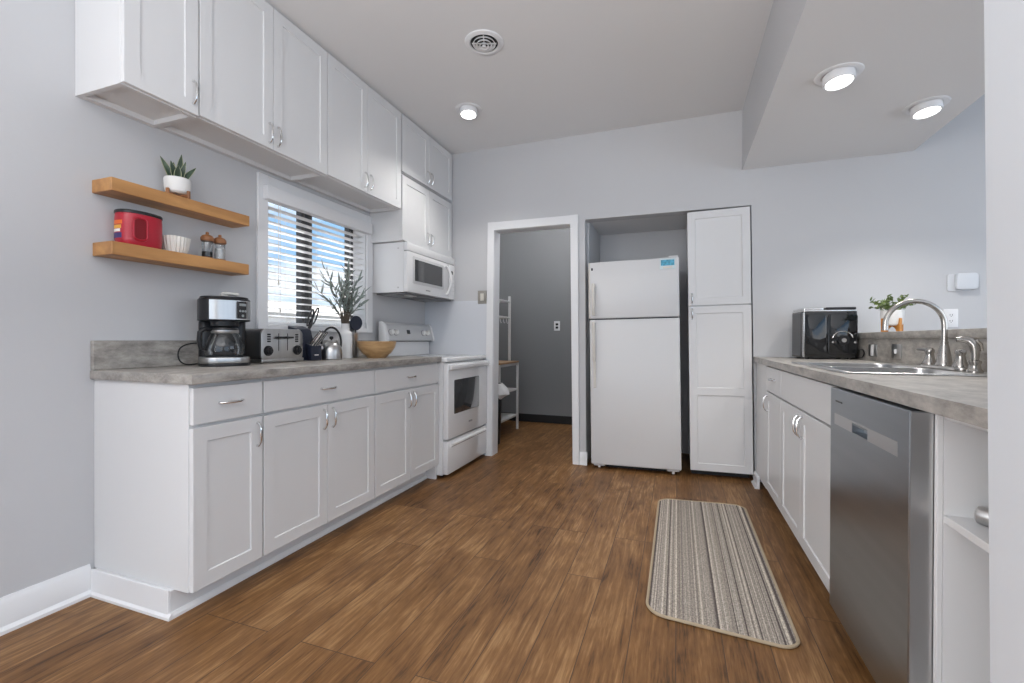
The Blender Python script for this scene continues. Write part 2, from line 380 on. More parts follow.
def shaker(u0, u1, v0, v1, t=0.019, rail=0.055, splits=(), dep=0.006, flat=False):
    """cabinet front in (u, v, w): frame with recessed panels, or a flat slab"""
    bm = BM()
    if flat: return box(bm, u0, u1, v0, v1, -t, 0, 0.002)
    c = 0.0015
    def ring(a, wa, b, wb):
        A = [bm.verts.new((x, y, wa)) for x, y in a]; B = [bm.verts.new((x, y, wb)) for x, y in b]
        for i in range(4): j = (i + 1) % 4; bm.faces.new((A[i], A[j], B[j], B[i]))
    def rc(a, b, cc, d): return [(a, cc), (b, cc), (b, d), (a, d)]
    vs = [v0] + list(splits) + [v1]
    ring(rc(u0, u1, v0, v1), -t, rc(u0, u1, v0, v1), -c)
    ring(rc(u0, u1, v0, v1), -c, rc(u0 + c, u1 - c, v0 + c, v1 - c), 0)
    bm.faces.new([bm.verts.new((x, y, -t)) for x, y in rc(u0, u1, v0, v1)])
    n = len(vs) - 1
    for k in range(n):
        a = vs[k] + (c if k == 0 else 0); b = vs[k + 1] - (c if k == n - 1 else 0)
        ia = vs[k] + (rail if k == 0 else rail / 2); ib = vs[k + 1] - (rail if k == n - 1 else rail / 2)
        ring(rc(u0 + c, u1 - c, a, b), 0, rc(u0 + rail, u1 - rail, ia, ib), 0)
        s = 0.003
        ring(rc(u0 + rail, u1 - rail, ia, ib), 0, rc(u0 + rail + s, u1 - rail - s, ia + s, ib - s), -dep)
        bm.faces.new([bm.verts.new((x, y, -dep)) for x, y in rc(u0 + rail + s, u1 - rail - s, ia + s, ib - s)])
    bmesh.ops.remove_doubles(bm, verts=bm.verts, dist=1e-5)
    return bm
def pull(u, v, L=0.096, vertical=True):
    """arched bow pull with two feet, in (u, v, w)"""
    bm = BM(); pts = []; rs = []
    for i in range(13):
        s = -1 + 2 * i / 12
        a = s * L / 2; h = 0.007 + 0.016 * (1 - abs(s) ** 3.6)
        pts.append((u, v + a, h) if vertical else (u + a, v, h)); rs.append(0.0042 + 0.0018 * (1 - abs(s)))
    tube(bm, pts, rs, 8)
    for s in (-1, 1):
        p = (u, v + s * L / 2) if vertical else (u + s * L / 2, v)
        cyl(bm, (p[0], p[1], -0.001), (p[0], p[1], 0.009), 0.0062, 0.005, 12)
    return bm
def add_front(parent, name, M, u0, u1, v0, v1, m=None, handle=None, vert=True, L=0.096, **k):
    d = obj(name, shaker(u0, u1, v0, v1, **k), m or M_cab, parent, M=M, smooth=25)
    if handle: obj('handle', pull(handle[0], handle[1], L, vert), M_chrome, d, M=M)
    return d

# ------------------------------------------------------------------ room shell
XW, YB, ZC = -2.248, 3.766, 2.757
XR = 1.472
XE = 3.6
struct('floor', box(BM(), -2.6, 3.6, -4.1, 5.7, -0.10, 0.0), M_floor)
struct('ceiling', box(BM(), -2.45, 3.6, -4.1, 5.7, ZC, ZC + 0.12), M_ceil)
WY0, WY1, WZ0, WZ1 = 1.992, 2.886, 1.118, 1.93
bm = BM()
for y0, y1, z0, z1 in ((-4.1, WY0, 0, ZC), (WY1, 5.6, 0, ZC), (WY0, WY1, 0, WZ0), (WY0, WY1, WZ1, ZC)):
    box(bm, XW - 0.15, XW, y0, y1, z0, z1)
struct('wall_left', bm, M_wall)
# back wall: doorway, then the alcove with fridge and pantry (its left edge leans a little)
DX0, DX1, DZ = -1.566, -0.812, 2.022
AX0, AX1, AZ = -0.726, 0.545, 2.045
bm = BM(); y0, y1 = YB, YB + 0.115
box(bm, XW, DX0, y0, y1, 0, ZC); box(bm, DX0, DX1, y0, y1, DZ, AZ)
hexa(bm, [(DX1, y0, 0), (AX0 + 0.017, y0, 0), (AX0 + 0.017, y1, 0), (DX1, y1, 0)], [(DX1, y0, AZ), (AX0 - 0.003, y0, AZ), (AX0 - 0.003, y1, AZ), (DX1, y1, AZ)])
box(bm, DX0, XE, y0, y1, AZ, ZC)
hexa(bm, [(AX1, y0, 0), (XE, y0, 0), (XE, y1, 0), (AX1, y1, 0)], [(AX1 - 0.035, y0, AZ), (XE, y0, AZ), (XE, y1, AZ), (AX1 - 0.035, y1, AZ)])
struct('wall_back', bm, M_wall)
# alcove lining
bm = BM()
box(bm, AX0 - 0.09, AX0 + 0.012, YB + 0.115, 4.47, 0, AZ + 0.02); box(bm, AX0 - 0.09, AX1 + 0.09, 4.47, 4.55, 0, AZ + 0.02)
box(bm, AX1, AX1 + 0.09, YB + 0.115, 4.47, 0, AZ + 0.02)
struct('wall_alcove', bm, M_wall)
struct('ceiling_alcove', box(BM(), AX0 - 0.09, AX1 + 0.09, YB + 0.115, 4.55, AZ + 0.02, AZ + 0.08), M_ceil)
# closet behind the doorway
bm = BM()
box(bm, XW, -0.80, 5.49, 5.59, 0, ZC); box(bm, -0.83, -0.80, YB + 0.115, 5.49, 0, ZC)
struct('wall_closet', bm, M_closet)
bm = BM(); box(bm, XW, -0.83, 5.478, 5.49, 0, 0.10, 0.003); box(bm, XW, XW + 0.012, YB + 0.115, 5.478, 0, 0.10, 0.003)
struct('baseboard_closet', bm, M_blackbase)
# right wall and the wall stub beside the camera
struct('wall_right', box(BM(), 3.5, 3.6, 2.9, YB, 0, ZC), M_wall)
bm = BM()
hexa(bm, [(0.508, 0.890, 0), (XR, 0.890, 0), (XR, 0.999, 0), (0.508, 0.999, 0)], [(0.470, 0.890, ZC), (XR, 0.890, ZC), (XR, 0.999, ZC), (0.470, 0.999, ZC)])
struct('wall_pillar', bm, M_pillar)
struct('wall_living', box(BM(), 3.5, 3.6, -4.1, -3.1, 0, ZC), M_wall)
bm = BM(); box(bm, -2.4, -2.0, -4.1, -4.0, 0, ZC); box(bm, 2.5, 3.6, -4.1, -4.0, 0, ZC); box(bm, -2.0, 2.5, -4.1, -4.0, 2.60, ZC)
struct('wall_rear', bm, M_wall)  # unseen rear wall, its wide opening made to admit light
# dropped soffit over the right counter
struct('ceiling_soffit', box(BM(), 0.447, XR, 1.00, YB, 2.312, ZC), [M_ceil]).data.materials.append(M_wall)
so = bpy.data.objects['ceiling_soffit']
for p in so.data.polygons:
    if abs(p.normal.x) > 0.5: p.material_index = 1
# paler panel on the back wall beside the range, and on the left wall behind it
bm = BM(); box(bm, XW + 0.001, -1.61, YB - 0.006, YB, 0, 1.395)
struct('trim_1', bm, M_wall_low)
# baseboards
def baseprof(h=0.125, t=0.014):
    return [(0, 0), (t + 0.012, 0), (t + 0.012, 0.012), (t, 0.024), (t, h - 0.022), (t - 0.006, h - 0.010), (t - 0.009, h), (0, h)]
bm = BM(); prism(bm, [(XW + p[0], p[1]) for p in baseprof()], -4.0, 1.146, 'y')
struct('baseboard_left', bm, M_trim)
bm = BM(); prism(bm, [(YB - p[0] * 0.7, p[1] * 0.85) for p in baseprof()], -0.764, -0.700, 'x')
struct('baseboard_back', bm, M_trim)

# door casing and jamb
bm = BM()
hexa(bm, [(-1.622, YB - 0.018, 0), (-1.556, YB - 0.018, 0), (-1.556, YB, 0), (-1.622, YB, 0)], [(-1.600, YB - 0.018, 2.09), (-1.538, YB - 0.018, 2.09), (-1.538, YB, 2.09), (-1.600, YB, 2.09)])
hexa(bm, [(-0.820, YB - 0.018, 0), (-0.766, YB - 0.018, 0), (-0.766, YB, 0), (-0.820, YB, 0)], [(-0.850, YB - 0.018, 2.09), (-0.786, YB - 0.018, 2.09), (-0.786, YB, 2.09), (-0.850, YB, 2.09)])
box(bm, -1.540, -0.848, YB - 0.0175, YB, 2.018, 2.088)
dr = struct('door_1', bm, M_trim)
bm = BM()
hexa(bm, [(-1.566, YB, 0), (-1.553, YB, 0), (-1.553, YB + 0.12, 0), (-1.566, YB + 0.12, 0)], [(-1.566, YB, DZ), (-1.536, YB, DZ), (-1.536, YB + 0.12, DZ), (-1.566, YB + 0.12, DZ)])
box(bm, -1.540, -0.845, YB, YB + 0.12, DZ - 0.006, DZ + 0.0)
hexa(bm, [(-0.823, YB, 0), (-0.812, YB, 0), (-0.812, YB + 0.12, 0), (-0.823, YB + 0.12, 0)], [(-0.853, YB, DZ), (-0.812, YB, DZ), (-0.812, YB + 0.12, DZ), (-0.853, YB + 0.12, DZ)])
struct('jamb', bm, M_trim, dr)

# ------------------------------------------------------------------ window
bm = BM()
box(bm, XW, XW + 0.017, WY0 - 0.068, WY0, 1.092, 1.990, 0.003); box(bm, XW, XW + 0.017, WY1, WY1 + 0.068, 1.092, 1.990, 0.003)
box(bm, XW, XW + 0.016, WY0, WY1, WZ1 - 0.005, 1.989, 0.003); box(bm, XW, XW + 0.016, WY0, WY1, 1.093, WZ0 + 0.006, 0.003)
win = struct('window_1', bm, M_trim)
bm = BM()      # white painted reveal
box(bm, XW - 0.15, XW, WY0 - 0.001, WY0 + 0.006, WZ0, WZ1); box(bm, XW - 0.15, XW, WY1 - 0.006, WY1 + 0.001, WZ0, WZ1)
box(bm, XW - 0.15, XW, WY0, WY1, WZ0 - 0.001, WZ0 + 0.006); box(bm, XW - 0.15, XW, WY0, WY1, WZ1 - 0.006, WZ1 + 0.001)
struct('window_reveal', bm, M_trim, win)
bm = BM(); xa, xb = XW - 0.145, XW - 0.095
for a, b in ((WY0, WY0 + 0.045), (2.352, 2.384), (2.412, 2.446), (WY1 - 0.066, WY1 - 0.024)): box(bm, xa, xb, a, b, WZ0, WZ1, 0.003)
box(bm, xa, xb, WY0, WY1, WZ0, WZ0 + 0.03); box(bm, xa, xb, WY0, WY1, WZ1 - 0.035, WZ1)
struct('window_frame', bm, M_frame, win)
struct('window_pane', box(BM(), XW - 0.122, XW - 0.118, WY0, WY1, WZ0, WZ1), M_pane, win)
bl = thing('venetian_blind', 'white slatted blind hanging open in the kitchen window', 'blind', (XW - 0.03, (WY0 + WY1) / 2, WZ0))
bm = BM(); z = 1.140
tilt = Matrix.Rotation(R(-4), 4, 'Y')
while z < 1.86:
    t = bmesh.new()
    N = 5; up = []; dn = []
    for i in range(N):
        s = -0.024 + 0.048 * i / (N - 1); c = 0.0030 * (1 - (s / 0.024) ** 2)
        for L_, dz in ((up, 0.0016), (dn, -0.0006)):
            q = tilt @ Vector((s, 0, c + dz))
            L_.append([t.verts.new((XW - 0.032 + q.x, yy, z + q.z)) for yy in (WY0 + 0.010, WY1 - 0.010)])
    for L_ in (up, dn):
        for i in range(N - 1): t.faces.new((L_[i][0], L_[i + 1][0], L_[i + 1][1], L_[i][1]))
    for i in (0, N - 1): t.faces.new((up[i][0], up[i][1], dn[i][1], dn[i][0]))
    join(bm, t); z += 0.0425
obj('slats', bm, M_slat, bl)
bm = BM(); box(bm, XW - 0.002, XW + 0.052, 1.955, 2.905, 1.845, 1.925, 0.006, 2)
obj('valance', bm, M_trim, bl)
obj('bottom_rail', box(BM(), XW - 0.058, XW - 0.008, WY0 + 0.010, WY1 - 0.010, WZ0 + 0.008, WZ0 + 0.026, 0.003), M_trim, bl)
for y in (2.06, 2.135, 2.44, 2.78):
    bm = BM()
    for xx in (XW - 0.057, XW - 0.007): tube(bm, [(xx, y, WZ0 + 0.02), (xx, y, 1.85)], 0.0009, 5)
    obj('ladder_cord', bm, M_trim, bl)
for y, zb in ((2.075, 1.395), (2.088, 1.235)):
    bm = BM(); tube(bm, [(XW + 0.004, y, 1.85), (XW + 0.004, y, zb)], 0.0011, 5)
    lathe(bm, [(0.002, 0.034), (0.006, 0.004), (0.005, 0), (0, 0)], 10, Matrix.Translation((XW + 0.004, y, zb - 0.03)))
    obj('pull_cord', bm, M_beige, bl)
# neighbour house seen between the slats
hs = thing('neighbour_house', 'pale neighbouring house seen low between the blind slats', 'house', (-14, 12, -3))
obj('wall', box(BM(), -18, -12, 3, 30, -3, 1.75), M_house, hs)
bm = BM(); prism(bm, [(-18.4, 1.7), (-11.5, 1.7), (-11.5, 1.85), (-15, 2.55), (-18.4, 1.85)], 2.6, 30.4, 'y')
obj('roof', bm, M_roof, hs)
for y in (7.0, 10.5, 14.0, 17.5):
    wf = obj('window', box(BM(), -12.02, -11.95, y, y + 1.2, 0.3, 1.5, 0.02), M_trim, hs)
    obj('pane', box(BM(), -11.97, -11.94, y + 0.1, y + 1.1, 0.4, 1.4), M_ovengl, wf)
struct('ground_outside', box(BM(), -60, -2.6, -40, 60, -3.2, -3.0), M_roof)

# ------------------------------------------------------------------ left base cabinets
XF = -1.672
def base_cab(label, y0, y1, doors, handles, near_panel=False):
    t = thing('base_cabinet', label, 'cabinet', (-1.96, (y0 + y1) / 2, 0), group='white base cabinets under the left worktop')
    bm = BM(); box(bm, XW + 0.001, XF - 0.019, y0, y1, 0.103, 0.876, 0.001)
    obj('carcass', bm, M_cab, t)
    M = ML(XF); g = 0.003
    ya = y0 + (0.004 if near_panel else g)
    add_front(t, 'drawer', M, ya, y1 - g, 0.724, 0.862, handle=((ya + y1) / 2, 0.795), vert=False, flat=True)
    e = [ya] + doors + [y1 - g]
    for i in range(len(e) - 1):
        add_front(t, 'door', M, e[i] + (0.0015 if i else 0), e[i + 1] - (0.0015 if i < len(e) - 2 else 0), 0.106, 0.712, handle=(handles[i], 0.640))
    return t
base_cab('narrow single-door base cabinet at the near end of the left run, below the coffee maker', 1.162, 1.468, [], [1.438], True)
base_cab('wide two-door base cabinet in the middle of the left run, below the toaster and window', 1.469, 2.236, [1.852], [1.822, 1.884])
base_cab('two-door base cabinet at the far end of the left run, touching the white range', 2.237, 3.003, [2.620], [2.591, 2.651])
# toe boards below the left run
bm = BM()
box(bm, XW + 0.015, -1.772, 1.150, 2.999, 0.0, 0.1025, 0.002)
bp = [(0, 0), (0.014, 0), (0.014, 0.010), (0.004, 0.022), (0, 0.022)]
prism(bm, [(-1.772 + p[0], p[1]) for p in bp], 1.150, 2.979, 'y')
prism(bm, [(1.150 - p[0], p[1]) for p in bp], XW + 0.02, -1.758, 'x')
box(bm, XW + 0.015, -1.772, 1.143, 1.150, 0.0, 0.108, 0.002)
box(bm, XW + 0.02, -1.690, 2.980, 3.003, 0.0, 0.1025, 0.001)
struct('baseboard_cabinets', bm, M_trim)

wt = thing('worktop', 'grey stone-look laminate worktop along the left wall under the window', 'worktop', (-1.95, 2.06, 0.877))
bm = BM(); box(bm, XW + 0.001, -1.651, 1.147, 3.005, 0.877, 0.914, 0.003, 2)
obj('slab', bm, M_lam, wt)
bm = BM(); box(bm, XW + 0.001, XW + 0.020, 1.149, 3.005, 0.9145, 1.035, 0.002)
obj('backsplash', bm, M_lam, wt)

# ------------------------------------------------------------------ upper cabinets
XU = -1.952
def upper(label, y0, y1, z0, z1, splits, hz, hs, group='white upper cabinets along the left wall', light_rail=True, fill=0.0):
    t = thing('wall_cabinet', label, 'cabinet', (-2.1, (y0 + y1) / 2, z0), group=group)
    bm = BM(); th = 0.018; xb, xf = XW + 0.001, XU - 0.019
    if light_rail:   # open recess under the cabinet floor
        box(bm, xb, xf, y0, y1, z0 + 0.022, z1, 0.001)
        box(bm, xf - th, xf, y0, y1, z0, z0 + 0.023); box(bm, xb, xb + 0.03, y0, y1, z0, z0 + 0.023)
        box(bm, xb + 0.03, xf - th, y0, y0 + th, z0, z0 + 0.023); box(bm, xb + 0.03, xf - th, y1 - th, y1, z0, z0 + 0.023)
    else: box(bm, xb, xf, y0, y1, z0, z1, 0.001)
    obj('carcass', bm, M_cab, t)
    e = [y0 + 0.002] + splits + [y1 - 0.002 - fill]
    for i in range(len(e) - 1):
        add_front(t, 'door', ML(XU), e[i] + (0.0015 if i else 0), e[i + 1] - (0.0015 if i < len(e) - 2 else 0), z0 + 0.004, z1 - 0.014, handle=(hs[i], hz))
    return t
upper('single-door upper cabinet at the near end of the row, above the floating shelves', 1.101, 1.388, 2.004, ZC - 0.002, [], 2.098, [1.362])
upper('two-door upper cabinet second in the row, above the left half of the window', 1.390, 2.158, 2.010, ZC - 0.002, [1.774], 2.090, [1.748, 1.800])
upper('two-door upper cabinet third in the row, above the right half of the window', 2.160, 2.920, 2.016, ZC - 0.002, [2.528], 2.10, [2.500, 2.556])
upper('short two-door cabinet at the ceiling, top one of the pair above the microwave', 2.935, YB - 0.001, 2.308, ZC - 0.002, [3.330], 2.385, [3.302, 3.358], light_rail=False, fill=0.03)
upper('short two-door cabinet directly on top of the microwave, below another short cabinet', 2.935, YB - 0.001, 1.790, 2.300, [3.330], 1.875, [3.302, 3.358], light_rail=False, fill=0.03)

# ------------------------------------------------------------------ microwave
mw = thing('microwave', 'white over-range microwave with dark window hung above the range', 'microwave', (-2.09, 3.36, 1.404))
X0, X1, Y0, Y1, Z0, Z1 = XW + 0.001, -1.962, 2.968, 3.757, 1.404, 1.788
obj('body', box(BM(), X0, X1, Y0, Y1, Z0, Z1, 0.003), M_app, mw)
bm = BM(); box(bm, X0 + 0.02, X1 + 0.006, Y0 + 0.02, Y1 - 0.02, Z0 - 0.012, Z0 - 0.0005, 0.004)
obj('underside', bm, mat('grey_underside', (0.17, 0.17, 0.175), 0.5), mw)
for y in (3.13, 3.58):
    bm = BM()
    for k in range(7): box(bm, X0 + 0.07 + k * 0.018, X0 + 0.08 + k * 0.018, y - 0.12, y + 0.12, Z0 - 0.016, Z0 - 0.0115)
    obj('filter', bm, M_steel, mw)
bm = BM(); box(bm, X0 + 0.20, X0 + 0.26, 3.10, 3.2, Z0 - 0.015, Z0 - 0.0115, 0.002); obj('lamp_cover', bm, M_ceramic, mw)
fr = obj('vent_panel', box(BM(), X1 + 0.0005, -1.930, Y0, Y1, 1.722, Z1, 0.008, 2), M_app, mw)
bm = BM()
dpoly = rrect(Y0, 3.640, Z0 + 0.002, 1.720, 0.012, 4)
prism(bm, dpoly, X1 + 0.0005, -1.930, 'x', 0.004)
md = obj('door', bm, M_app, mw)
bm = BM(); prism(bm, rrect(3.045, 3.535, 1.478, 1.690, 0.010, 4), -1.9302, -1.9265, 'x', 0.001); obj('window_surround', bm, mat('microwave_surround', (0.60, 0.60, 0.605), 0.25), md)
bm = BM(); prism(bm, rrect(3.070, 3.510, 1.500, 1.668, 0.006, 4), -1.9268, -1.9250, 'x'); obj('window', bm, M_ovengl, md)
bm = BM(); tube(bm, [(-1.930, 3.585, 1.690), (-1.912, 3.588, 1.680), (-1.892, 3.597, 1.625), (-1.886, 3.600, 1.570), (-1.892, 3.597, 1.515), (-1.912, 3.588, 1.452), (-1.930, 3.585, 1.442)], [0.010, 0.011, 0.012, 0.012, 0.012, 0.011, 0.010], 10)
obj('handle', bm, M_app, md)
bm = BM(); box(bm, -1.9302, -1.9285, 3.24, 3.31, 1.437, 1.447, 0.0005); obj('badge', bm, mat('grey_badge', (0.25, 0.25, 0.26), 0.3), md)
cp = obj('control_panel', box(BM(), X1 + 0.0005, -1.930, 3.643, Y1, Z0 + 0.002, 1.720, 0.006, 2), M_app, mw)
bm = BM(); prism(bm, rrect(3.668, 3.712, 1.632, 1.662, 0.006, 4), -1.9305, -1.928, 'x'); obj('display', bm, M_blackgl, cp)
bm = BM()
for i in range(3):
    for j in range(4): box(bm, -1.9303, -1.9290, 3.668 + i * 0.022, 3.684 + i * 0.022, 1.450 + j * 0.038, 1.474 + j * 0.038, 0.001)
obj('keypad', bm, mat('pale_grey_keys', (0.66, 0.66, 0.67), 0.4), cp)
for z in (1.44, 1.74): obj('screw', cyl(BM(), (-2.01, Y0 + 0.001, z), (-2.01, Y0 - 0.003, z), 0.006, seg=12), M_steel, mw)

# ------------------------------------------------------------------ range
rg = thing('range', 'white freestanding electric range between the base cabinets and doorway', 'range', (-1.95, 3.367, 0))
Y0, Y1 = 3.008, 3.757
obj('body', box(BM(), XW + 0.03, -1.645, Y0, Y1, 0.022, 0.872, 0.004), M_app, rg)
bm = BM(); box(bm, XW + 0.03, -1.612, Y0 - 0.003, Y1 + 0.003, 0.873, 0.905, 0.010, 3); ct = obj('cooktop', bm, M_app, rg)
for cx, cy, r in ((-1.80, 3.16, 0.085), (-1.80, 3.56, 0.10), (-2.02, 3.16, 0.10), (-2.02, 3.56, 0.08)):
    bm = BM(); lathe(bm, [(r, 0), (r, 0.0012), (r - 0.012, 0.0012), (r - 0.012, 0)], 36, Matrix.Translation((cx, cy, 0.9049)), caps=False)
    obj('burner_ring', bm, mat('pale_grey_burner_print', (0.55, 0.55, 0.56), 0.2), ct)
bm = BM(); box(bm, -1.6445, -1.600, Y0 + 0.004, Y1 - 0.004, 0.292, 0.862, 0.006, 2)
od = obj('oven_door', bm, M_app, rg)
bm = BM(); prism(bm, rrect(3.105, 3.565, 0.473, 0.734, 0.012, 4), -1.6003, -1.5970, 'x', 0.001); obj('window', bm, M_ovengl, od)
bm = BM(); box(bm, -1.600, -1.578, Y0 + 0.006, Y1 - 0.006, 0.812, 0.850, 0.008, 3); obj('handle', bm, M_app, od)
bm = BM(); prism(bm, rrect(3.365, 3.43, 0.368, 0.384, 0.007, 4), -1.6003, -1.597, 'x'); obj('badge', bm, mat('grey_badge', (0.25, 0.25, 0.26), 0.3), od)
bm = BM(); box(bm, -1.6445, -1.604, Y0 + 0.004, Y1 - 0.004, 0.030, 0.278, 0.006, 2); sd = obj('storage_drawer', bm, M_app, rg)
bm = BM(); prism(bm, [(-1.604, 0.262), (-1.588, 0.252), (-1.588, 0.240), (-1.604, 0.225)], Y0 + 0.05, Y1 - 0.05, 'y'); obj('finger_lip', bm, M_app, sd)
for y in (Y0 + 0.06, Y1 - 0.06):
    for x in (-1.68, -2.15): obj('foot', cyl(BM(), (x, y, 0), (x, y, 0.023), 0.016, seg=12), M_black, rg)
# backguard: riser and sloping console
obj('riser', box(BM(), XW + 0.03, XW + 0.062, Y0 + 0.02, Y1 - 0.02, 0.905, 1.025, 0.003), M_app, rg)
bm = BM(); prism(bm, [(XW + 0.03, 1.030), (XW + 0.100, 1.030), (XW + 0.102, 1.045), (XW + 0.072, 1.158), (XW + 0.056, 1.178), (XW + 0.03, 1.178)], Y0 + 0.002, Y1 - 0.002, 'y', 0.006)
bg_ = obj('control_console', bm, mat('console_grey_white', (0.54, 0.54, 0.545), 0.3), rg)
for ya, yb in ((Y0 - 0.004, Y0 + 0.040), (Y1 - 0.020, Y1 + 0.002)):
    bm = BM(); prism(bm, [(XW + 0.03, 1.022), (XW + 0.106, 1.022), (XW + 0.109, 1.05), (XW + 0.079, 1.165), (XW + 0.06, 1.186), (XW + 0.03, 1.186)], ya, yb, 'y', 0.008)
    obj('end_cap', bm, M_app, bg_)
obj('vent_slot', box(BM(), XW + 0.04, XW + 0.085, Y0 + 0.03, Y1 - 0.03, 1.0255, 1.0295), M_black, rg)
nd = Vector((0.966, 0, 0.257))
for y in (3.085, 3.150, 3.575, 3.640):
    p = Vector((XW + 0.088, y, 1.098))
    obj('knob_shade_ring', cyl(BM(), p - nd * 0.002, p + nd * 0.004, 0.0265, 0.0255, 24), mat('knob_shade_grey', (0.30, 0.30, 0.305), 0.4), bg_)  # grey ring added round each knob in place of its shade
    bm = BM(); cyl(bm, p + nd * 0.0042, p + nd * 0.026, 0.021, 0.018, 20); box(bm, p.x + 0.018, p.x + 0.030, y - 0.004, y + 0.004, 1.086, 1.122, 0.002)
    obj('knob', bm, M_ceramic, bg_)
bm = BM(); q = Matrix.Translation((XW + 0.088, 3.345, 1.105)) @ Matrix.Rotation(R(-14.9), 4, 'Y'); box(bm, -0.004, 0.0025, -0.022, 0.022, -0.017, 0.017, 0.001, M=q); obj('display', bm, M_blackgl, bg_)

# ------------------------------------------------------------------ refrigerator (leans very slightly)
rf = thing('refrigerator', 'white top-freezer refrigerator standing in the alcove beside the tall pantry', 'refrigerator', (-0.311, 3.70, 0.0), rot=(0, R(-0.95), 0))
FW0, FW1 = -0.345, 0.347
obj('body', box(BM(), FW0 + 0.004, FW1 - 0.004, 0.062, 0.70, 0.033, 1.674, 0.004), M_fridge, rf, local=True)
fd = obj('freezer_door', box(BM(), FW0, FW1, 0.0, 0.058, 1.220, 1.678, 0.010, 3), M_fridge, rf, local=True)
gd = obj('fridge_door', box(BM(), FW0, FW1, 0.0, 0.058, 0.038, 1.210, 0.010, 3), M_fridge, rf, local=True)
obj('gasket', box(BM(), FW0 + 0.01, FW1 - 0.01, 0.012, 0.061, 1.2105, 1.2195), M_black, rf, local=True)
def bar(x, za, zb, tail=None):
    bm = BM(); box(bm, x - 0.011, x + 0.011, -0.034, -0.016, za, zb, 0.005, 2)
    for z in (za + 0.02, zb - 0.02): box(bm, x - 0.010, x + 0.010, -0.020, 0.001, z - 0.018, z + 0.018, 0.003)
    if tail: box(bm, x - 0.0115, x + 0.0115, -0.010, 0.001, tail, za, 0.003)
    return bm
obj('handle', bar(FW0 + 0.038, 1.245, 1.505), M_beige, fd, local=True)
obj('handle', bar(FW0 + 0.038, 0.875, 1.195, 0.660), M_beige, gd, local=True)
obj('edge_strip', box(BM(), FW0 - 0.002, FW0 + 0.012, -0.001, 0.02, 1.224, 1.674, 0.002), M_beige, fd, local=True)
obj('badge', box(BM(), FW0 + 0.020, FW0 + 0.033, -0.002, 0.001, 1.612, 1.632, 0.001), M_black, fd, local=True)
obj('hinge_cover', box(BM(), FW1 - 0.075, FW1 - 0.008, 0.005, 0.10, 1.6785, 1.690, 0.003), M_fridge, rf, local=True)
for x, s in ((FW0 + 0.06, -1), (FW1 - 0.06, 1)):
    bm = BM(); box(bm, x - 0.045, x + 0.045, 0.03, 0.07, 0.018, 0.0325, 0.005); cyl(bm, (x, 0.045, 0.0), (x, 0.045, 0.019), 0.012, seg=12)
    obj('foot', bm, M_app, rf, local=True)
obj('under_fridge_shade', box(BM(), FW0 + 0.115, FW1 - 0.115, 0.05, 0.075, 0.012, 0.0325), M_dark, rf, local=True)  # dark strip standing in for the shade under the fridge, which has no grille
cd = thing('magnet_card', 'small blue printed card on the upper right corner of the freezer door', 'card', (-0.018, 3.70, 1.592), rot=(0, R(-0.95), 0))
obj('card', box(BM(), -0.112, 0.002, -0.003, -0.0002, 0.0, 0.085, 0.001), mat('pale_card_stock', (0.62, 0.72, 0.74), 0.4), cd, local=True)
obj('print', box(BM(), -0.104, -0.006, -0.0045, -0.0025, 0.028, 0.072, 0.0005), M_cyan, cd, local=True)
obj('caption', box(BM(), -0.09, -0.02, -0.0045, -0.0025, 0.006, 0.020, 0.0005), M_beige, cd, local=True)

# ------------------------------------------------------------------ pantry cabinet
pc = thing('pantry_cabinet', 'tall white pantry cabinet with two stacked doors right of the refrigerator', 'cabinet', (0.320, 3.75, 0.0), rot=(0, R(-0.95), 0))
obj('carcass', box(BM(), -0.217, 0.200, 0.021, 0.60, 0.052, 2.024, 0.001), M_cab, pc, local=True)
obj('plinth', box(BM(), -0.212, 0.195, 0.075, 0.58, 0.004, 0.0515), M_dark, pc, local=True)
MBL = MB(0.0)
for nm, a, b, sp, hz in (('upper', 1.312, 2.030, (), 1.365), ('lower', 0.050, 1.306, (0.655,), 1.250)):
    d = obj('door', shaker(-0.220, 0.213, a, b, splits=sp, t=0.020), M_cab, pc, local=True, M=MBL, smooth=25)
    obj('handle', pull(-0.193, hz, 0.085), M_chrome, d, local=True, M=MBL)

# ------------------------------------------------------------------ right run
XD = 0.548
t = thing('base_cabinet', 'single-door base cabinet with a small drawer next to the pantry, right side', 'cabinet', (0.82, 3.33, 0))
bm = BM(); box(bm, XD + 0.019, 1.10, 2.912, 3.745, 0.08, 0.884, 0.001); obj('carcass', bm, M_cab, t)
obj('filler', box(BM(), XD, XD + 0.018, 3.352, 3.742, 0.075, 0.880, 0.001), M_cab, t)
add_front(t, 'drawer', MR(XD), 2.914, 3.348, 0.722, 0.876, handle=(3.131, 0.805), vert=False, flat=True)
add_front(t, 'door', MR(XD), 2.914, 3.348, 0.082, 0.712, handle=(3.315, 0.640))
obj('plinth', box(BM(), XD + 0.065, 1.08, 2.914, 3.74, 0, 0.0795), M_trim, t)
t = thing('sink_cabinet', 'wide two-door sink base cabinet between dishwasher and pantry side', 'cabinet', (0.82, 2.43, 0))
bm = BM(); box(bm, XD + 0.019, XD + 0.04, 1.938, 2.911, 0.08, 0.884); box(bm, XD + 0.04, 1.10, 1.938, 1.956, 0.08, 0.70); box(bm, XD + 0.04, 1.10, 2.893, 2.911, 0.08, 0.70); box(bm, XD + 0.04, 1.10, 1.956, 2.893, 0.08, 0.10)
obj('carcass', bm, M_cab, t)
add_front(t, 'false_front', MR(XD), 1.940, 2.909, 0.722, 0.876, flat=True)
add_front(t, 'door', MR(XD), 2.4765, 2.909, 0.082, 0.712, handle=(2.505, 0.640))
add_front(t, 'door', MR(XD), 1.940, 2.4735, 0.082, 0.712, handle=(2.443, 0.640))
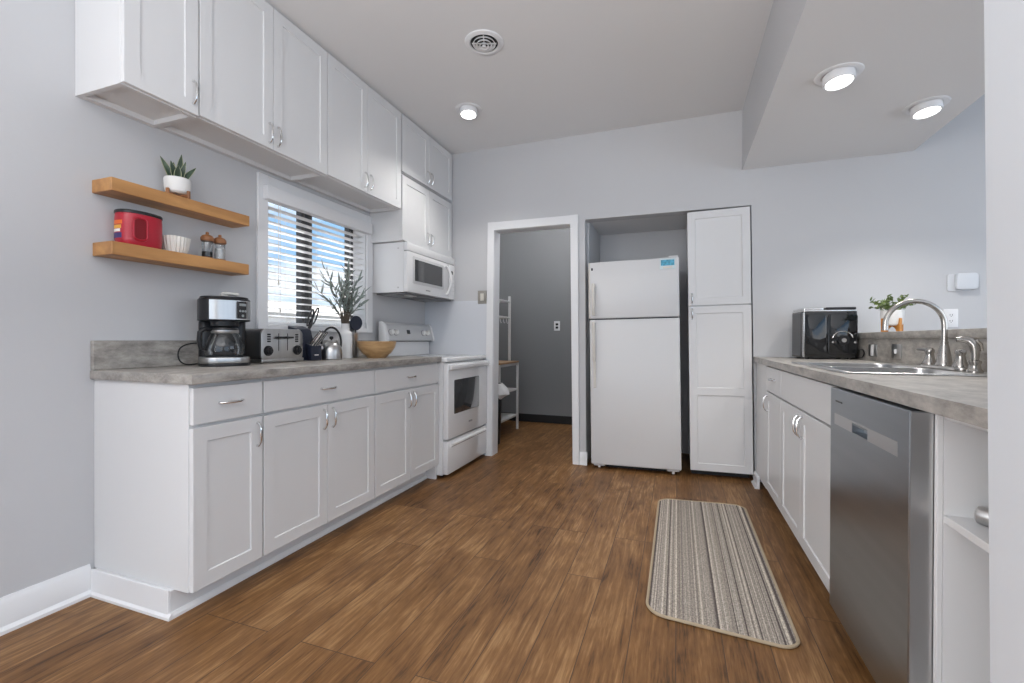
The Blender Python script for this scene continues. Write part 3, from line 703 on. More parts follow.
obj('plinth', box(BM(), XD + 0.065, 1.08, 1.94, 2.909, 0, 0.0795), M_trim, t)
bm = BM()
prism(bm, [(0.5475 - p[0] * 1.2, p[1] * 0.72) for p in baseprof()], 3.58, 3.742, 'y')
struct('baseboard_right', bm, M_trim)

# dishwasher
dw = thing('dishwasher', 'stainless steel dishwasher under the right counter', 'dishwasher', (0.81, 1.633, 0))
Y0, Y1 = 1.337, 1.929
obj('tub', box(BM(), 0.566, 1.09, Y0 + 0.004, Y1 - 0.004, 0.06, 0.872, 0.003), M_dwlight, dw)
bm = BM(); hy0, hy1, hz0, hz1 = 1.588, 1.712, 0.757, 0.786
# door slab in pieces round the handle pocket, closed behind by the pocket shell
def frame_plate(bm, y0, y1, z0, z1, xf, xb, hole, bev=0.0):
    a0, a1, c0, c1 = hole
    P = lambda r, x: [bm.verts.new((x, y, z)) for y, z in ((r[0], r[2]), (r[1], r[2]), (r[1], r[3]), (r[0], r[3]))]
    O = (y0, y1, z0, z1); b = bev
    o1 = P((y0 + b, y1 - b, z0 + b, z1 - b), xf); o2 = P(O, xf + b); o3 = P(O, xb); i1 = P(hole, xf); i2 = P((a0, a1, c0, c1), xf + 0.030)
    for A, B in ((o3, o2), (o2, o1), (o1, i1), (i1, i2)):
        for i in range(4): j = (i + 1) % 4; bm.faces.new((A[i], A[j], B[j], B[i]))
    bm.faces.new(i2); bm.faces.new(list(reversed(o3)))
frame_plate(bm, Y0, Y1, 0.098, 0.879, 0.520, 0.565, (hy0, hy1, hz0, hz1), 0.003)
dd = obj('door', bm, M_dw, dw, smooth=25)
bm = BM()
for a, b in ((1.398, hy0), (hy1, 1.880)): box(bm, 0.5185, 0.5202, a, b, 0.755, 0.793, 0.0006)
box(bm, 0.5185, 0.5202, hy0, hy1, hz1 + 0.0005, 0.793, 0.0005)
obj('control_strip', bm, M_dwlight, dd)
obj('grip_lip', box(BM(), 0.5200, 0.5300, hy0 + 0.001, hy1 - 0.001, hz1 - 0.006, hz1 - 0.001, 0.001), M_dw, dd)
obj('badge', box(BM(), 0.5186, 0.5202, 1.806, 1.872, 0.8335, 0.8385, 0.0004), M_black, dd)
obj('side_panel', box(BM(), 0.5225, 0.565, Y0 - 0.0012, Y0 + 0.0008, 0.102, 0.876), M_dwlight, dd)
obj('toe_panel', box(BM(), 0.60, 0.62, Y0 + 0.01, Y1 - 0.01, 0.0, 0.097), M_dark, dw)

# open shelf unit next to the wall stub
su = thing('open_shelf_unit', 'white open shelf unit at the near end of the right counter', 'shelf unit', (0.8, 1.165, 0))
bm = BM(); xf = 0.577
box(bm, xf, 0.95, 1.318, 1.334, 0.0, 0.884); box(bm, xf, 0.95, 1.001, 1.018, 0.0, 0.884); box(bm, 0.94, 0.955, 1.018, 1.318, 0.0, 0.884)
box(bm, xf, 0.94, 1.018, 1.318, 0.866, 0.884); box(bm, xf, 0.94, 1.018, 1.318, 0.10, 0.118); box(bm, xf + 0.03, xf + 0.045, 1.018, 1.318, 0, 0.10)
obj('carcass', bm, M_cab, su)
obj('shelf', box(BM(), xf, 0.939, 1.0185, 1.3175, 0.628, 0.646, 0.001), M_cab, su)
obj('face_frame', box(BM(), xf - 0.011, xf - 0.0005, 1.320, 1.334, 0.0, 0.884, 0.001), M_cab, su)
bm = BM(); p0 = Vector((0.618, 1.284, 0.646 + 0.0202)); ax = Vector((0.80, -0.60, 0)).normalized()
q = ax.to_track_quat('Z', 'Y').to_matrix().to_4x4(); q.translation = p0
lathe(bm, [(0, 0), (0.014, 0.0), (0.018, 0.003), (0.020, 0.010), (0.020, 0.060), (0.019, 0.066), (0.014, 0.068), (0, 0.068)], 28, q, caps=False)
tag(obj('metal_canister', bm, M_steel), 'short silver metal canister lying on the open shelf by the dishwasher', 'canister')

# right counter with sink cut-out
SX0, SX1, SY0, SY1 = 0.585, 1.075, 2.010, 2.830
rc = thing('worktop', 'grey stone-look laminate worktop on the right holding the steel sink', 'worktop', (0.815, 2.4, 0.885))
bm = BM(); z0, z1 = 0.886, 0.9225; xa, xb = 0.530, 1.105
ha, hb, hc, hd = SX0 + 0.012, SX1 - 0.055, SY0 + 0.012, SY1 - 0.012
for a, b, c, d in ((xa, ha, 1.001, YB - 0.001), (hb, xb, 1.001, YB - 0.001), (ha, hb, 1.001, hc), (ha, hb, hd, YB - 0.001)): box(bm, a, b, c, d, z0, z1)
bmesh.ops.remove_doubles(bm, verts=bm.verts, dist=1e-5)
obj('slab', bm, M_lam, rc)
lg = thing('ledge', 'raised grey laminate ledge behind the sink along the right wall', 'ledge', (1.29, 2.4, 0))
obj('backsplash', box(BM(), 1.106, 1.125, 1.001, YB - 0.001, 0.5, 1.0555, 0.001), M_lam, lg)
obj('core', box(BM(), 1.126, XR - 0.05, 1.001, YB - 0.001, 0.0, 1.055), M_wall, lg)
obj('top', box(BM(), 1.098, XR - 0.001, 1.001, YB - 0.001, 1.056, 1.0955, 0.003, 2), M_lam, lg)

# sink
sk = thing('sink', 'stainless steel double bowl sink set in the right counter', 'sink', (0.83, 2.42, 0.9225))
bm = BM()
def ringed(bm, loops):
    R_ = [[bm.verts.new(p) for p in L_] for L_ in loops]
    for A, B in zip(R_, R_[1:]):
        n = len(A)
        for i in range(n): j = (i + 1) % n; bm.faces.new((A[i], A[j], B[j], B[i]))
    return R_
def loop(x0, x1, y0, y1, r, z): return [(x, y, z) for x, y in rrect(x0, x1, y0, y1, r, 5)]
zt = 0.9225
bx0, bx1 = SX0 + 0.035, SX1 - 0.085
mid = (SY0 + SY1) / 2
# flat rim as boxes with a rounded outer edge
for a, b, c, d in ((SX0, bx0, SY0, SY1), (bx1, SX1, SY0, SY1), (bx0, bx1, SY0, SY0 + 0.035), (bx0, bx1, SY1 - 0.035, SY1), (bx0, bx1, mid - 0.018, mid + 0.018)):
    box(bm, a, b, c, d, zt + 0.0003, zt + 0.0055)
for k in (('x', SX0, SY0, SY1), ('x', SX1, SY0, SY1)): tube(bm, [(k[1], SY0, zt + 0.003), (k[1], SY1, zt + 0.003)], 0.0045, 8)
for yy in (SY0, SY1): tube(bm, [(SX0, yy, zt + 0.003), (SX1, yy, zt + 0.003)], 0.0045, 8)
obj('rim', bm, M_steel, sk)
for a, b in ((SY0 + 0.035, mid - 0.018), (mid + 0.018, SY1 - 0.035)):
    bm = BM()
    R_ = ringed(bm, [loop(bx0 - 0.002, bx1 + 0.002, a - 0.002, b + 0.002, 0.045, zt + 0.0056), loop(bx0, bx1, a, b, 0.045, zt + 0.004), loop(bx0 + 0.012, bx1 - 0.012, a + 0.012, b - 0.012, 0.055, zt - 0.13), loop(bx0 + 0.05, bx1 - 0.05, a + 0.05, b - 0.05, 0.03, zt - 0.165)])
    bm.faces.new(R_[-1])
    bs = obj('basin', bm, M_steel, sk)
    bm = BM(); lathe(bm, [(0.042, 0.004), (0.040, 0.006), (0.030, 0.002), (0.028, -0.002), (0, -0.002)], 24, Matrix.Translation(((bx0 + bx1) / 2, (a + b) / 2, zt - 0.165)), caps=False)
    obj('drain', bm, M_chrome, bs)

# faucet and sprayer
fx, fy, zd = 1.035, 2.37, 0.9285
fc = thing('faucet', 'brushed nickel high-arc faucet with two side handles behind the sink', 'faucet', (fx, fy, zd))
bm = BM(); prism(bm, rrect(fx - 0.028, fx + 0.028, fy - 0.155, fy + 0.155, 0.027, 6), zd - 0.0003, zd + 0.016, 'z', 0.004); obj('deck_plate', bm, M_nickel, fc)
bm = BM(); lathe(bm, [(0.030, 0.016), (0.030, 0.022), (0.0245, 0.032), (0.0215, 0.060), (0.0150, 0.095), (0.0125, 0.108), (0.0135, 0.111), (0.0125, 0.115)], 24, Matrix.Translation((fx, fy, zd)))
obj('spout_base', bm, M_nickel, fc)
bm = BM(); rr = 0.100; zc_ = 1.112
pts = [(fx, fy, zd + 0.112), (fx, fy, zc_ - 0.03)] + [(fx - rr + rr * math.cos(R(a)), fy, zc_ + rr * math.sin(R(a))) for a in range(0, 176, 9)]
pts += [(fx - 2 * rr, fy, zc_ - 0.006)]
tube(bm, pts, [0.0102] * (len(pts) - 4) + [0.0102, 0.0102, 0.0104, 0.0104], 16)
sp = obj('spout', bm, M_nickel, fc)
bm = BM(); cyl(bm, (fx - 2 * rr, fy, zc_ - 0.022), (fx - 2 * rr, fy, zc_ - 0.004), 0.0112, 0.0108, 16); obj('aerator', bm, M_nickel, sp)
for s in (1, -1):
    y = fy + s * 0.115
    bm = BM(); lathe(bm, [(0.026, 0.016), (0.026, 0.021), (0.020, 0.032), (0.0155, 0.050), (0.014, 0.062), (0.0165, 0.068), (0.0165, 0.078), (0.011, 0.086), (0, 0.088)], 20, Matrix.Translation((fx, y, zd)))
    tube(bm, [(fx, y, zd + 0.074), (fx - 0.008, y + s * 0.022, zd + 0.077), (fx - 0.014, y + s * 0.048, zd + 0.079), (fx - 0.018, y + s * 0.060, zd + 0.079)], [0.008, 0.0062, 0.0072, 0.006], 10)
    obj('handle', bm, M_nickel, fc)
sx_, sy_ = 1.040, 2.175
spr = thing('side_sprayer', 'brushed nickel side sprayer standing right of the faucet', 'sprayer', (sx_, sy_, zd))
bm = BM(); lathe(bm, [(0.024, 0), (0.024, 0.006), (0.018, 0.014), (0.016, 0.030), (0.019, 0.036), (0.019, 0.042), (0.013, 0.046)], 20, Matrix.Translation((sx_, sy_, zd))); obj('holder', bm, M_nickel, spr)
bm = BM(); tube(bm, [(sx_, sy_, zd + 0.044), (sx_ + 0.001, sy_, zd + 0.066), (sx_ + 0.001, sy_, zd + 0.086), (sx_ - 0.003, sy_ + 0.002, zd + 0.104), (sx_ - 0.014, sy_ + 0.006, zd + 0.118), (sx_ - 0.032, sy_ + 0.011, zd + 0.124), (sx_ - 0.048, sy_ + 0.015, zd + 0.121)], [0.011, 0.013, 0.0145, 0.0155, 0.0135, 0.0105, 0.0085], 14)
obj('wand', bm, M_nickel, spr)
bm = BM(); tube(bm, [(sx_ + 0.002, sy_ - 0.005, zd + 0.120), (sx_ + 0.014, sy_ - 0.006, zd + 0.104), (sx_ + 0.018, sy_ - 0.006, zd + 0.080)], [0.006, 0.007, 0.004], 8); obj('trigger', bm, M_nickel, spr)

# outlets
def outlet(name, label, M, u, v, w=0.070, h=0.115, m=M_plate, inner='duplex', im=None, group=None, d=0.005):
    t = thing(name, label, 'outlet' if inner != 'toggle' and inner != 'rocker' else 'switch', tuple(M @ Vector((u, v, 0))), group=group)
    bm = BM(); prism(bm, rrect(u - w / 2, u + w / 2, v - h / 2, v + h / 2, 0.004, 3), 0.0, d, 'z', 0.0012); obj('cover_plate', bm, m, t, M=M)
    if inner == 'duplex':
        for s in (-1, 1):
            bm = BM(); prism(bm, rrect(u - 0.017, u + 0.017, v + s * 0.0195 - 0.014, v + s * 0.0195 + 0.014, 0.008, 4), d - 0.001, d + 0.0015, 'z')
            r = obj('socket', bm, im or m, t, M=M)
            bm = BM()
            for q in (-0.006, 0.006): box(bm, u + q - 0.0013, u + q + 0.0013, v + s * 0.0195 - 0.003, v + s * 0.0195 + 0.007, d + 0.001, d + 0.0021)
            cyl(bm, (u, v + s * 0.0195 - 0.008, d + 0.001), (u, v + s * 0.0195 - 0.008, d + 0.0021), 0.0024, seg=10)
            obj('slots', bm, M_black, r, M=M)
    elif inner == 'rocker':
        bm = BM(); box(bm, u - 0.0165, u + 0.0165, v - 0.033, v + 0.033, d - 0.001, d + 0.003, 0.001); obj('rocker', bm, im or m, t, M=M)
    elif inner == 'toggle':
        bm = BM(); box(bm, u - 0.005, u + 0.005, v - 0.012, v + 0.012, d - 0.001, d + 0.008, 0.002); obj('toggle', bm, im or m, t, M=M)
    return t
outlet('wall_switch', 'steel plate with white rocker switch on the sink backsplash, beside the air fryer', MR(1.106), 3.305, 0.988, w=0.115, h=0.072, m=M_steel, inner='rocker', im=M_plate)
outlet('wall_switch', 'steel switch plate on the sink backsplash, behind the faucet spout', MR(1.106), 2.988, 0.988, w=0.115, h=0.078, m=M_steel, inner='toggle', im=M_plate)
outlet('wall_outlet', 'white outlet on the back wall behind the faucet, below the white box', MB(YB), 1.676, 1.194, w=0.074, h=0.118, inner='duplex')
outlet('wall_switch', 'beige switch plate on the back wall above the range', MB(YB), -1.656, 1.425, w=0.085, h=0.118, m=M_plateb, d=0.012, inner='rocker', im=mat('switch_rocker_cream', (0.62, 0.60, 0.54), 0.4))
outlet('wall_outlet', 'white outlet with dark sockets on the closet back wall', MB(5.49), -1.405, 1.213, w=0.075, h=0.120, inner='duplex', im=M_black)
ch = thing('wall_box', 'white rounded plastic box on the back wall above the outlet and faucet', 'wall box', (1.74, YB, 1.43))
bm = BM(); prism(bm, rrect(1.655, 1.780, 1.368, 1.480, 0.014, 5), 0, 0.008, 'z', 0.002); obj('back_plate', bm, M_pillar, ch, M=MB(YB))
bm = BM(); prism(bm, rrect(1.690, 1.802, 1.376, 1.482, 0.018, 5), 0.0082, 0.035, 'z', 0.006); obj('cover', bm, M_pillar, ch, M=MB(YB))

# ------------------------------------------------------------------ ceiling fixtures
def downlight(label, x, y, z, tilt_axis, power):
    t = thing('recessed_light', label, 'ceiling light', (x, y, z), group='recessed ceiling lights')
    bm = BM(); lathe(bm, [(0.068, -0.0005), (0.070, -0.004), (0.092, -0.006), (0.098, -0.003), (0.099, -0.0005)], 40, Matrix.Translation((x, y, z)), caps=False)
    obj('trim_ring', bm, M_trim, t)
    q = Matrix.Translation((x, y, z)) @ Matrix.Rotation(R(-7), 4, Vector(tilt_axis))
    bm = BM(); lathe(bm, [(0.0, -0.002), (0.066, -0.002), (0.066, -0.034), (0.062, -0.040), (0.056, -0.040), (0.054, -0.034)], 40, q @ Matrix.Translation((0, 0, -0.004)), caps=False)
    hd_ = obj('gimbal', bm, M_trim, t)
    bm = BM(); lathe(bm, [(0.0545, -0.0365), (0.0, -0.0385)], 40, q @ Matrix.Translation((0, 0, -0.004)), caps=False)
    obj('lens', bm, M_lamp, hd_)
    d = bpy.data.lights.new('lamp_glow', 'SPOT'); d.energy = power; d.spot_size = R(125); d.spot_blend = 0.6; d.shadow_soft_size = 0.05; d.color = (1.0, 0.97, 0.93)
    lo = bpy.data.objects.new('lamp_glow', d); C.objects.link(lo); lo.matrix_world = q @ Matrix.Translation((0, 0, -0.06))
downlight('lit recessed light in the main ceiling, beside the upper cabinets', -1.470, 3.072, ZC, (1, 0.4, 0), 36)
downlight('lit recessed light in the lowered ceiling, nearer to the camera and the soffit edge', 0.714, 2.566, 2.312, (1, 0.5, 0), 40)
downlight('lit recessed light in the lowered ceiling, close to the right wall', 1.250, 3.060, 2.312, (1, 0.5, 0), 40)
vt = thing('ceiling_vent', 'round white ceiling air vent with concentric rings', 'vent', (-1.055, 2.410, ZC))
T = Matrix.Translation((-1.055, 2.410, ZC))
bm = BM(); lathe(bm, [(0.112, -0.0005), (0.110, -0.006), (0.098, -0.010), (0.086, -0.012), (0.080, -0.008), (0.080, -0.0005)], 48, T, caps=False); obj('flange', bm, M_trim, vt)
obj('duct', cyl(BM(), (-1.055, 2.410, ZC - 0.0025), (-1.055, 2.410, ZC - 0.0005), 0.081, seg=40), M_dark, vt)
for r0, z in ((0.062, 0.014), (0.044, 0.020), (0.026, 0.026)):
    bm = BM(); lathe(bm, [(r0 - 0.006, -z + 0.011), (r0 + 0.001, -z), (r0 + 0.004, -z + 0.001), (r0 - 0.003, -z + 0.012), (r0 - 0.006, -z + 0.011)], 40, T, caps=False); obj('ring', bm, M_trim, vt)
bm = BM(); lathe(bm, [(0, -0.030), (0.010, -0.028), (0.012, -0.022), (0.004, -0.010), (0.004, -0.002)], 20, T, caps=False)
for a in (20, 110): box(bm, -0.070, 0.070, -0.003, 0.003, -0.010, -0.004, M=T @ Matrix.Rotation(R(a), 4, 'Z'))
obj('hub', bm, M_trim, vt)

# ------------------------------------------------------------------ rug
bm = BM()
def skew(p):
    x, y = p; return (x, y + (0.5 - 1.0) * 0 - 0.05 * (x + 0.11) / 0.52 * (1 if y < 2.4 else -1))
out_ = [skew(p) for p in rrect(-0.113, 0.405, 1.795, 3.125, 0.075, 8)]
inn = [skew(p) for p in rrect(-0.101, 0.393, 1.807, 3.113, 0.065, 8)]
cx, cy = 0.15, 2.46
ru = thing('rug', 'striped brown and cream runner rug on the floor before the sink cabinet', 'rug', (cx, cy, 0))
bm = BM(); prism(bm, inn, 0.0005, 0.009, 'z'); obj('pile', bm, M_rug, ru)
bm = BM(); n_ = len(out_); mid_ = [((a[0] + b[0]) / 2, (a[1] + b[1]) / 2, 0.0062) for a, b in zip(out_, inn)]
tube(bm, mid_, 0.0058, 8, closed=True); obj('binding', bm, M_rugtrim, ru)

# ------------------------------------------------------------------ floating shelves and what stands on them
XS = -2.122
sh1 = tag(obj('floating_shelf', box(BM(), XW + 0.001, XS, 1.155, 1.778, 1.637, 1.690, 0.002), M_pine), 'upper honey-coloured wooden wall shelf holding the small potted plant', 'shelf', 'floating wooden shelves')
sh2 = tag(obj('floating_shelf', box(BM(), XW + 0.001, XS, 1.157, 1.775, 1.381, 1.435, 0.002), M_pine), 'lower honey-coloured wooden wall shelf holding the red coffee tub', 'shelf', 'floating wooden shelves')
# snake plant
px_, py_, pz_ = -2.182, 1.450, 1.6905
pl = thing('potted_plant', 'small snake plant in a white pot on the upper wooden shelf', 'plant', (px_, py_, pz_))
T = Matrix.Translation((px_, py_, pz_))
bm = BM(); lathe(bm, [(0.036, 0.022), (0.047, 0.030), (0.052, 0.050), (0.053, 0.085), (0.051, 0.092), (0.047, 0.092), (0.047, 0.080), (0, 0.080)], 36, T, caps=False); lathe(bm, [(0, 0.022), (0.036, 0.022)], 36, T, caps=False); obj('pot', bm, M_ceramic, pl)
obj('soil', cyl(BM(), (px_, py_, pz_ + 0.0805), (px_, py_, pz_ + 0.085), 0.0465, seg=28), M_soil, pl)
bm = BM()
for a in (15, 105): box(bm, -0.058, 0.058, -0.006, 0.006, 0.008, 0.020, 0.002, M=T @ Matrix.Rotation(R(a), 4, 'Z'))
for k in range(4): box(bm, 0.050, 0.060, -0.007, 0.007, 0.0003, 0.036, 0.002, M=T @ Matrix.Rotation(R(15 + 90 * k), 4, 'Z'))
obj('stand', bm, M_acacia, pl)
def blade(bm, base, az, lean, L, wd, th=0.0022, twist=0.0, ns=7):
    t = bmesh.new(); rows = []
    for i in range(ns + 1):
        s = i / ns; wv = wd * (0.75 + 0.9 * s - 1.65 * s * s) if s < 0.999 else 0.0
        wv = max(wv, 0.0004)
        ang = lean * s; x = L * s * math.sin(ang); z = L * s * math.cos(ang)
        c = 0.25 * wv
        rows.append([t.verts.new((x + c, -wv / 2, z)), t.verts.new((x - th, 0, z)), t.verts.new((x + c, wv / 2, z)), t.verts.new((x + th * 0.5, 0, z))])
    for A, B in zip(rows, rows[1:]):
        for i in range(4): j = (i + 1) % 4; t.faces.new((A[i], A[j], B[j], B[i]))
    t.faces.new(list(reversed(rows[0]))); t.faces.new(rows[-1])
    bmesh.ops.transform(t, matrix=Matrix.Translation(base) @ Matrix.Rotation(az, 4, 'Z') @ Matrix.Rotation(twist, 4, 'Z'), verts=t.verts)
    join(bm, t)
def broad_leaf(bm, base, side, fwd_, L, wd, th, yaw, ns=9):
    """upright sword leaf: leans by (side, fwd_) over its length, faces the yaw direction"""
    t = bmesh.new(); rows = []
    wv = Vector((math.cos(R(yaw)), math.sin(R(yaw)), 0)); nv = Vector((wv.y, -wv.x, 0))
    for i in range(ns + 1):
        u_ = i / ns; h = wd * (0.62 + 1.15 * u_ - 1.77 * u_ * u_) if u_ < 0.999 else 0.0004
        h = max(h, 0.0005); c = Vector(base) + wv * (side * u_ ** 1.3) + nv * (fwd_ * u_) + Vector((0, 0, L * u_))
        rows.append([t.verts.new(c - wv * h / 2 + nv * 0.25 * h), t.verts.new(c - nv * th), t.verts.new(c + wv * h / 2 + nv * 0.25 * h), t.verts.new(c + nv * th)])
    for A, B in zip(rows, rows[1:]):
        for i in range(4): j = (i + 1) % 4; t.faces.new((A[i], A[j], B[j], B[i]))
    t.faces.new(list(reversed(rows[0]))); t.faces.new(rows[-1])
    join(bm, t)
for dx, side, fw_, L, wd, yaw in ((-0.020, -0.045, 0.004, 0.102, 0.030, 50), (0.004, 0.012, 0.0, 0.128, 0.030, 60), (0.022, 0.050, 0.004, 0.078, 0.030, 65), (-0.008, -0.022, 0.018, 0.080, 0.032, 70), (0.014, 0.022, 0.016, 0.088, 0.026, 45), (0.0, 0.004, 0.026, 0.062, 0.032, 57), (-0.012, -0.010, -0.020, 0.095, 0.028, 40)):
    b0 = (px_ + dx * 0.5 + fw_ * 0.4, py_ + dx * 0.83 - fw_ * 0.3, pz_ + 0.084)
    bm = BM(); broad_leaf(bm, b0, side, fw_, L, wd, 0.0022, yaw)
    lf = obj('leaf', bm, M_leaf, pl)
    bm = BM(); broad_leaf(bm, (b0[0], b0[1], b0[2] - 0.0004), side, fw_, L * 1.01, wd * 1.17, 0.0006, yaw); obj('leaf_edge', bm, M_leafedge, lf)
# red coffee tub
tx, ty, tz = -2.186, 1.292, 1.4355
tb = thing('coffee_tub', 'red plastic ground coffee tub with black lid on the lower shelf', 'tub', (tx, ty, tz))
def squircle(a, b, n=40, e=2.8, cx=0, cy=0):
    o = []
    for i in range(n):
        q = 2 * PI * i / n; c, s = math.cos(q), math.sin(q)
        o.append((cx + a * math.copysign(abs(c) ** (2 / e), c), cy + b * math.copysign(abs(s) ** (2 / e), s)))
    return o
bm = BM(); loops = []
for sc, z in ((0.93, 0), (0.97, 0.004), (1.0, 0.030), (1.0, 0.112), (0.985, 0.128), (0.985, 0.134)):
    loops.append([(x, y, tz + z) for x, y in squircle(0.060 * sc, 0.083 * sc, e=2.35, cx=tx, cy=ty)])
R_ = ringed(bm, loops); bm.faces.new(R_[0]); bm.faces.new(R_[-1]); obj('tub_body', bm, M_red, tb)
bm = BM(); loops = [[(x, y, tz + z) for x, y in squircle(0.0615 * s, 0.0845 * s, e=2.35, cx=tx, cy=ty)] for s, z in ((0.99, 0.1325), (1.0, 0.135), (1.0, 0.142), (0.97, 0.146))]
R_ = ringed(bm, loops); bm.faces.new(R_[0]); bm.faces.new(R_[-1]); obj('lid', bm, M_black, tb)
xfb = tx + 0.0605
bm = BM(); tube(bm, [(xfb, y, z) for y, z in rrect(ty - 0.056, ty - 0.004, tz + 0.022, tz + 0.114, 0.018, 5)], 0.0045, 8, closed=True); obj('grip_rim', bm, M_red, tb)
bm = BM(); prism(bm, rrect(ty - 0.052, ty - 0.008, tz + 0.026, tz + 0.110, 0.015, 5), xfb - 0.004, xfb + 0.0012, 'x'); obj('grip_shade', bm, mat('shaded_red_plastic', (0.20, 0.004, 0.010), 0.4), tb)  # flat darker red patch in place of the shade inside the grip
def wrap(a0, a1, z0_, z1_, d):
    bm = BM(); ps = []
    for i in range(13):
        q = R(a0 + (a1 - a0) * i / 12); c, s_ = math.cos(q), math.sin(q)
        ps.append([(tx + k * 0.060 * math.copysign(abs(c) ** (2 / 2.35), c), ty + k * 0.083 * math.copysign(abs(s_) ** (2 / 2.35), s_)) for k in (1 + d, 1.0)])
    poly = [p[0] for p in ps] + [p[1] for p in reversed(ps)]
    return prism(bm, poly, tz + z0_, tz + z1_, 'z')
lb = obj('label_panel', wrap(-128, -62, 0.020, 0.108, 0.006), M_red, tb)
for z0_, z1_, a, b, m_ in ((0.084, 0.100, -118, -68, M_orange), (0.066, 0.080, -110, -72, mat('yellow_print', (0.75, 0.40, 0.06), 0.4)), (0.052, 0.064, -122, -76, M_ceramic), (0.026, 0.048, -124, -70, M_label)):
    obj('print_band', wrap(a, b, z0_, z1_, 0.012), m_, lb)
# paper filters
cf = thing('coffee_filters', 'stack of white fluted paper coffee filters beside the red tub', 'coffee filters', (-2.183, 1.440, 1.4355))
for k in range(5):
    bm = BM(); loops = []
    for rr_, z in ((0.034 + 0.003 * k, 0.0), (0.042 + 0.003 * k, 0.004), (0.052 + 0.0012 * k, 0.028)):
        L_ = []
        for i in range(72):
            a = 2 * PI * i / 72; f = 1 + (0.045 * math.cos(22 * a) if z > 0.001 else 0)
            L_.append((-2.183 + rr_ * f * math.cos(a), 1.440 + rr_ * f * math.sin(a), 1.4358 + z + k * 0.0115 + 0.001 * math.sin(3 * a + k)))
        loops.append(L_)
    loops += [[(p[0] * 0.999 - 0.0022, p[1], p[2] - 0.0003) for p in loops[-1]]]
    R_ = ringed(bm, loops[:3]); bm.faces.new(R_[0]); obj('filter', bm, M_filter, cf)
# mills
def mill(label, y, m_fill, fill_h):
    x = -2.182; z = 1.4355
    t = thing('spice_mill', label, 'mill', (x, y, z), group='pair of glass mills')
    T = Matrix.Translation((x, y, z))
    bm = BM(); lathe(bm, [(0, 0.0), (0.026, 0.0), (0.027, 0.004), (0.025, 0.010), (0, 0.010)], 24, T, caps=False); obj('base', bm, M_acacia, t)
    bm = BM(); lathe(bm, [(0.0225, 0.0105), (0.0235, 0.016), (0.0235, 0.086), (0.0225, 0.090)], 24, T, caps=False); obj('glass_body', bm, M_glass, t)
    obj('filling', cyl(BM(), (x, y, z + 0.0108), (x, y, z + fill_h), 0.0215, seg=20), m_fill, t)
    bm = BM(); lathe(bm, [(0, 0.089), (0.026, 0.089), (0.029, 0.094), (0.0285, 0.106), (0.022, 0.116), (0.010, 0.121), (0.006, 0.123), (0.008, 0.128), (0.006, 0.134), (0, 0.135)], 24, T, caps=False); obj('cap', bm, M_acacia, t)
mill('glass pepper mill with dark peppercorns and wooden cap on lower shelf', 1.592, M_pepper, 0.036)
mill('glass salt mill with white salt and wooden cap on lower shelf', 1.658, M_salt, 0.062)

# ------------------------------------------------------------------ things on the left worktop
ZT = 0.9143
# coffee maker
cm = thing('coffee_maker', 'black and steel drip coffee maker with glass carafe on worktop', 'coffee maker', (-2.075, 1.600, ZT), R(-32))
def cmo(name, bm, m, p=cm): return obj(name, bm, m, p, local=True)
bm = BM(); prism(bm, rrect(-0.115, 0.110, -0.105, 0.105, 0.075, 8), 0.0, 0.014, 'z', 0.003); base = cmo('base', bm, M_black)
bm = BM(); prism(bm, rrect(-0.110, 0.112, -0.103, 0.103, 0.074, 8), 0.014, 0.042, 'z', 0.003); cmo('base_band', bm, M_steel, base)
obj('warming_plate', cyl(BM(), (0.022, 0, 0.042), (0.022, 0, 0.047), 0.078, seg=36), M_black, base, local=True)
bm = BM(); prism(bm, rrect(-0.115, -0.045, -0.100, 0.100, 0.030, 6), 0.042, 0.215, 'z', 0.003); cmo('column', bm, M_black)
bm = BM(); prism(bm, rrect(-0.120, 0.098, -0.108, 0.108, 0.080, 8), 0.215, 0.320, 'z', 0.005); head = cmo('brew_head', bm, M_black)
bm = BM()    # steel front shell
ro = [(x, y) for x, y in rrect(-0.120, 0.0995, -0.1095, 0.1095, 0.0805, 12) if x > -0.028 and not (y < -0.066 and x < 0.085)]
ro.sort(key=lambda p: math.atan2(p[1], p[0] + 0.03))
prism(bm, ro + [(x * 0.97 - 0.001, y * 0.97) for x, y in reversed(ro)], 0.221, 0.312, 'z'); cmo('steel_band', bm, M_steel, head)
q = Matrix.Rotation(R(33), 4, 'Z')
pn = cmo('control_panel', box(BM(), 0.106, 0.1185, -0.024, 0.024, 0.226, 0.308, 0.003, M=q), M_blackgl, head)
obj('button', None or box(BM(), 0.118, 0.1205, -0.018, 0.018, 0.286, 0.298, 0.001, M=q), M_lcd, head, local=True)
bm = BM()
for i in (-1, 0, 1): cyl(bm, q @ Vector((0.118, i * 0.014, 0.262)), q @ Vector((0.1208, i * 0.014, 0.262)), 0.0055, seg=14)
cyl(bm, q @ Vector((0.118, 0, 0.240)), q @ Vector((0.1208, 0, 0.240)), 0.006, seg=14)
cmo('buttons', bm, M_lcd, head)
bm = BM(); prism(bm, rrect(-0.112, 0.088, -0.100, 0.100, 0.076, 8), 0.3205, 0.331, 'z', 0.003); lid = cmo('lid', bm, M_black)
bm = BM(); box(bm, -0.012, 0.012, -0.018, 0.018, 0.331, 0.350, 0.004); box(bm, -0.024, 0.024, -0.034, 0.036, 0.344, 0.356, 0.003, M=Matrix.Rotation(R(-4), 4, 'X')); cmo('lid_knob', bm, M_beige, lid)
bm = BM(); lathe(bm, [(0.058, 0.190), (0.060, 0.214)], 30, Matrix.Translation((0.022, 0, 0))); cmo('filter_basket', bm, M_black, head)
